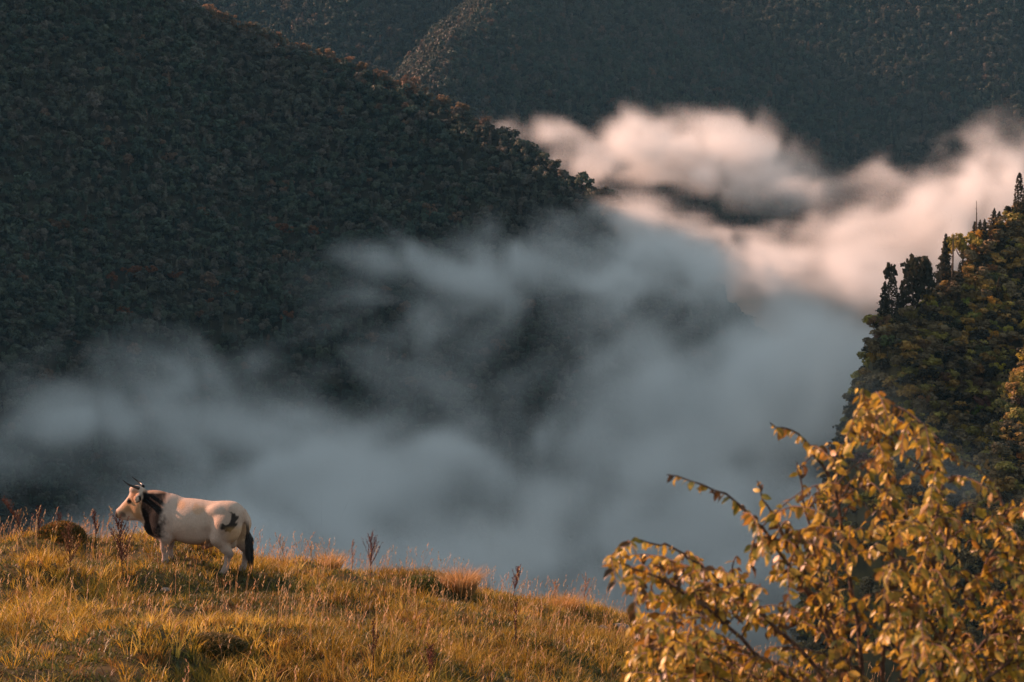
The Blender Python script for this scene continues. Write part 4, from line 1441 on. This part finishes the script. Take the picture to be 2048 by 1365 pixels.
def fog_density():
    shape = (NX, NY, NZ)
    ax = [np.linspace(a, b, n, dtype=np.float32) for (a, b), n in zip((FX, FY, FZ), shape)]
    vx = [(b - a) / (n - 1) for (a, b), n in zip((FX, FY, FZ), shape)]

    def nz(size, seed, flat=0.7):
        return smooth_noise(shape, (size / vx[0], size / vx[1], size * flat / vx[2]), seed)
    W = [22 * nz(100, s) + 9 * nz(42, s + 10) for s in (1, 2)] + [10 * nz(100, 3) + 5 * nz(42, 13)]
    PX = ax[0][:, None, None] + W[0]
    PY = ax[1][None, :, None] + W[1]
    PZ = ax[2][None, None, :] + W[2]
    D = np.zeros(shape, np.float32)
    for (u, v, Y, ru, rv, rd, od) in PUFFS:
        Y = min(Y, ground_depth(u, v) - max(1.5 * rd, 34.0))
        c = at(u, v, Y)
        rx, rz = ru * Y / FPX, rv * Y / FPX
        lo = [max(0, int((c[k] - 2.4 * r - 40 - o) / vx[k])) for k, (r, o) in enumerate(((rx, FX[0]), (rd, FY[0]), (rz, FZ[0])))]
        hi = [min(shape[k], int((c[k] + 2.4 * r + 40 - o) / vx[k]) + 2) for k, (r, o) in enumerate(((rx, FX[0]), (rd, FY[0]), (rz, FZ[0])))]
        if any(l >= h for l, h in zip(lo, hi)):
            continue
        sl = tuple(slice(l, h) for l, h in zip(lo, hi))
        q = ((PX[sl] - c[0]) / rx) ** 2 + ((PY[sl] - c[1]) / rd) ** 2 + ((PZ[sl] - c[2]) / rz) ** 2
        D[sl] += od / (rd * 1.77) * np.exp(-q)
    m = np.nonzero(D > 4e-4)
    base = D[m]
    P = np.stack([PX[m], PY[m], PZ[m]], 1).astype(np.float32)
    curl = np.stack([lattice_noise(P, (38, 50, 34), 50 + k) for k in range(3)], 1) * np.array([15, 12, 13], np.float32)
    P = P + curl
    n = np.zeros(len(base), np.float32)
    for k, (cell, a) in enumerate((((75, 110, 58), 0.50), ((36, 70, 32), 0.52), ((18, 45, 17), 0.46), ((10, 26, 9.5), 0.46))):
        n += a * lattice_noise(P, cell, 70 + k)
    low = np.clip((-85 - ax[2][m[2]]) / 50, 0, 1)               # calmer fog deep in the valley
    c = 3.5 - 0.9 * low
    e = np.clip(base / 0.012, 0, 1.5)
    edge = np.clip((1.1 * n + 1.1 * e - 0.05 + 0.3 * low) / 0.7, 0, 1)
    new = base * np.exp(np.clip(c * n - 0.55 + 0.15 * low, -5, 1.1)) * edge * edge * (3 - 2 * edge)
    D[:] = 0
    D[m] = new
    D = np.clip(D - 0.0004, 0, None)
    for k in range(3):      # nothing at the faces of the grid
        e = np.minimum(np.arange(shape[k]), shape[k] - 1 - np.arange(shape[k])) / 5.0
        D *= np.clip(e, 0, 1).astype(np.float32).reshape([-1 if j == k else 1 for j in range(3)])
    return D


def fog_object():
    D = fog_density()
    n = NX * NY * NZ
    me = bpy.data.meshes.new('fog_bank')
    me.vertices.add(n)
    a = me.attributes.new('dens', 'FLOAT', 'POINT')
    a.data.foreach_set('value', D.ravel().astype(np.float32))
    m = bpy.data.materials.new('fog')
    m.use_nodes = True
    nt = m.node_tree
    nt.nodes.remove(nt.nodes['Principled BSDF'])
    pv = nd(nt, 'ShaderNodeVolumePrincipled')
    pv.inputs['Color'].default_value = (0.925, 0.955, 0.955, 1)
    pv.inputs['Density'].default_value = 1.0
    pv.inputs['Anisotropy'].default_value = 0.0
    nt.links.new(pv.outputs[0], nt.nodes['Material Output'].inputs['Volume'])
    me.materials.append(m)
    o = link('fog_bank', me, label='grey valley fog, pink where the sun reaches it behind the spur', cat='fog', kind='stuff')
    ng = bpy.data.node_groups.new('fog_grid', 'GeometryNodeTree')
    ng.interface.new_socket('Geometry', in_out='INPUT', socket_type='NodeSocketGeometry')
    ng.interface.new_socket('Geometry', in_out='OUTPUT', socket_type='NodeSocketGeometry')
    N, L = ng.nodes.new, ng.links.new
    gi, go = N('NodeGroupInput'), N('NodeGroupOutput')
    vc = N('GeometryNodeVolumeCube')
    vc.inputs['Min'].default_value = (FX[0], FY[0], FZ[0])
    vc.inputs['Max'].default_value = (FX[1], FY[1], FZ[1])
    for k, r in (('Resolution X', NX), ('Resolution Y', NY), ('Resolution Z', NZ)):
        vc.inputs[k].default_value = r
    pos = N('GeometryNodeInputPosition')
    sep = N('ShaderNodeSeparateXYZ')
    L(pos.outputs[0], sep.inputs[0])

    def math_(op, a, b=None):
        x = N('ShaderNodeMath'); x.operation = op
        for k, q in ((0, a), (1, b)):
            if q is None: continue
            if isinstance(q, (int, float)): x.inputs[k].default_value = q
            else: L(q, x.inputs[k])
        return x.outputs[0]
    idx = []
    for k, ((lo, hi), r) in enumerate(zip((FX, FY, FZ), (NX, NY, NZ))):
        t = math_('MULTIPLY', math_('SUBTRACT', sep.outputs[k], lo), (r - 1) / (hi - lo))
        t = math_('ROUND', t)
        idx.append(math_('MINIMUM', math_('MAXIMUM', t, 0.0), r - 1))
    i = math_('ADD', math_('MULTIPLY', math_('ADD', math_('MULTIPLY', idx[0], NY), idx[1]), NZ), idx[2])
    si = N('GeometryNodeSampleIndex')
    si.data_type, si.domain = 'FLOAT', 'POINT'
    na = N('GeometryNodeInputNamedAttribute')
    na.data_type = 'FLOAT'
    na.inputs['Name'].default_value = 'dens'
    L(gi.outputs[0], si.inputs['Geometry'])
    L(na.outputs[0], si.inputs['Value'])
    L(i, si.inputs['Index'])
    L(si.outputs[0], vc.inputs['Density'])
    vc.inputs['Background'].default_value = 0.0
    sm = N('GeometryNodeSetMaterial')
    sm.inputs['Material'].default_value = m
    L(vc.outputs[0], sm.inputs['Geometry'])
    L(sm.outputs[0], go.inputs[0])
    md = o.modifiers.new('grid', 'NODES')
    md.node_group = ng
    return o


fog_object()


# ------------------------------------------------------------------ thin even haze over the whole valley
def haze_box():
    x0, x1, y0, y1, z0, z1 = -2700, 2700, -60, 4300, -260, 640
    v = [(x, y, z) for x in (x0, x1) for y in (y0, y1) for z in (z0, z1)]
    f = [(0, 1, 3, 2), (4, 6, 7, 5), (0, 4, 5, 1), (2, 3, 7, 6), (0, 2, 6, 4), (1, 5, 7, 3)]
    me = mesh_np('haze', v, f)
    m = bpy.data.materials.new('haze')
    m.use_nodes = True
    nt = m.node_tree
    nt.nodes.remove(nt.nodes['Principled BSDF'])
    pv = nd(nt, 'ShaderNodeVolumePrincipled')
    pv.inputs['Color'].default_value = (0.30, 0.66, 0.95, 1)
    pv.inputs['Density'].default_value = HAZE
    nt.links.new(pv.outputs[0], nt.nodes['Material Output'].inputs['Volume'])
    link('haze', me, m, label='thin bluish morning haze over the whole valley', cat='haze', kind='stuff')


HAZE = 0.000024
haze_box()
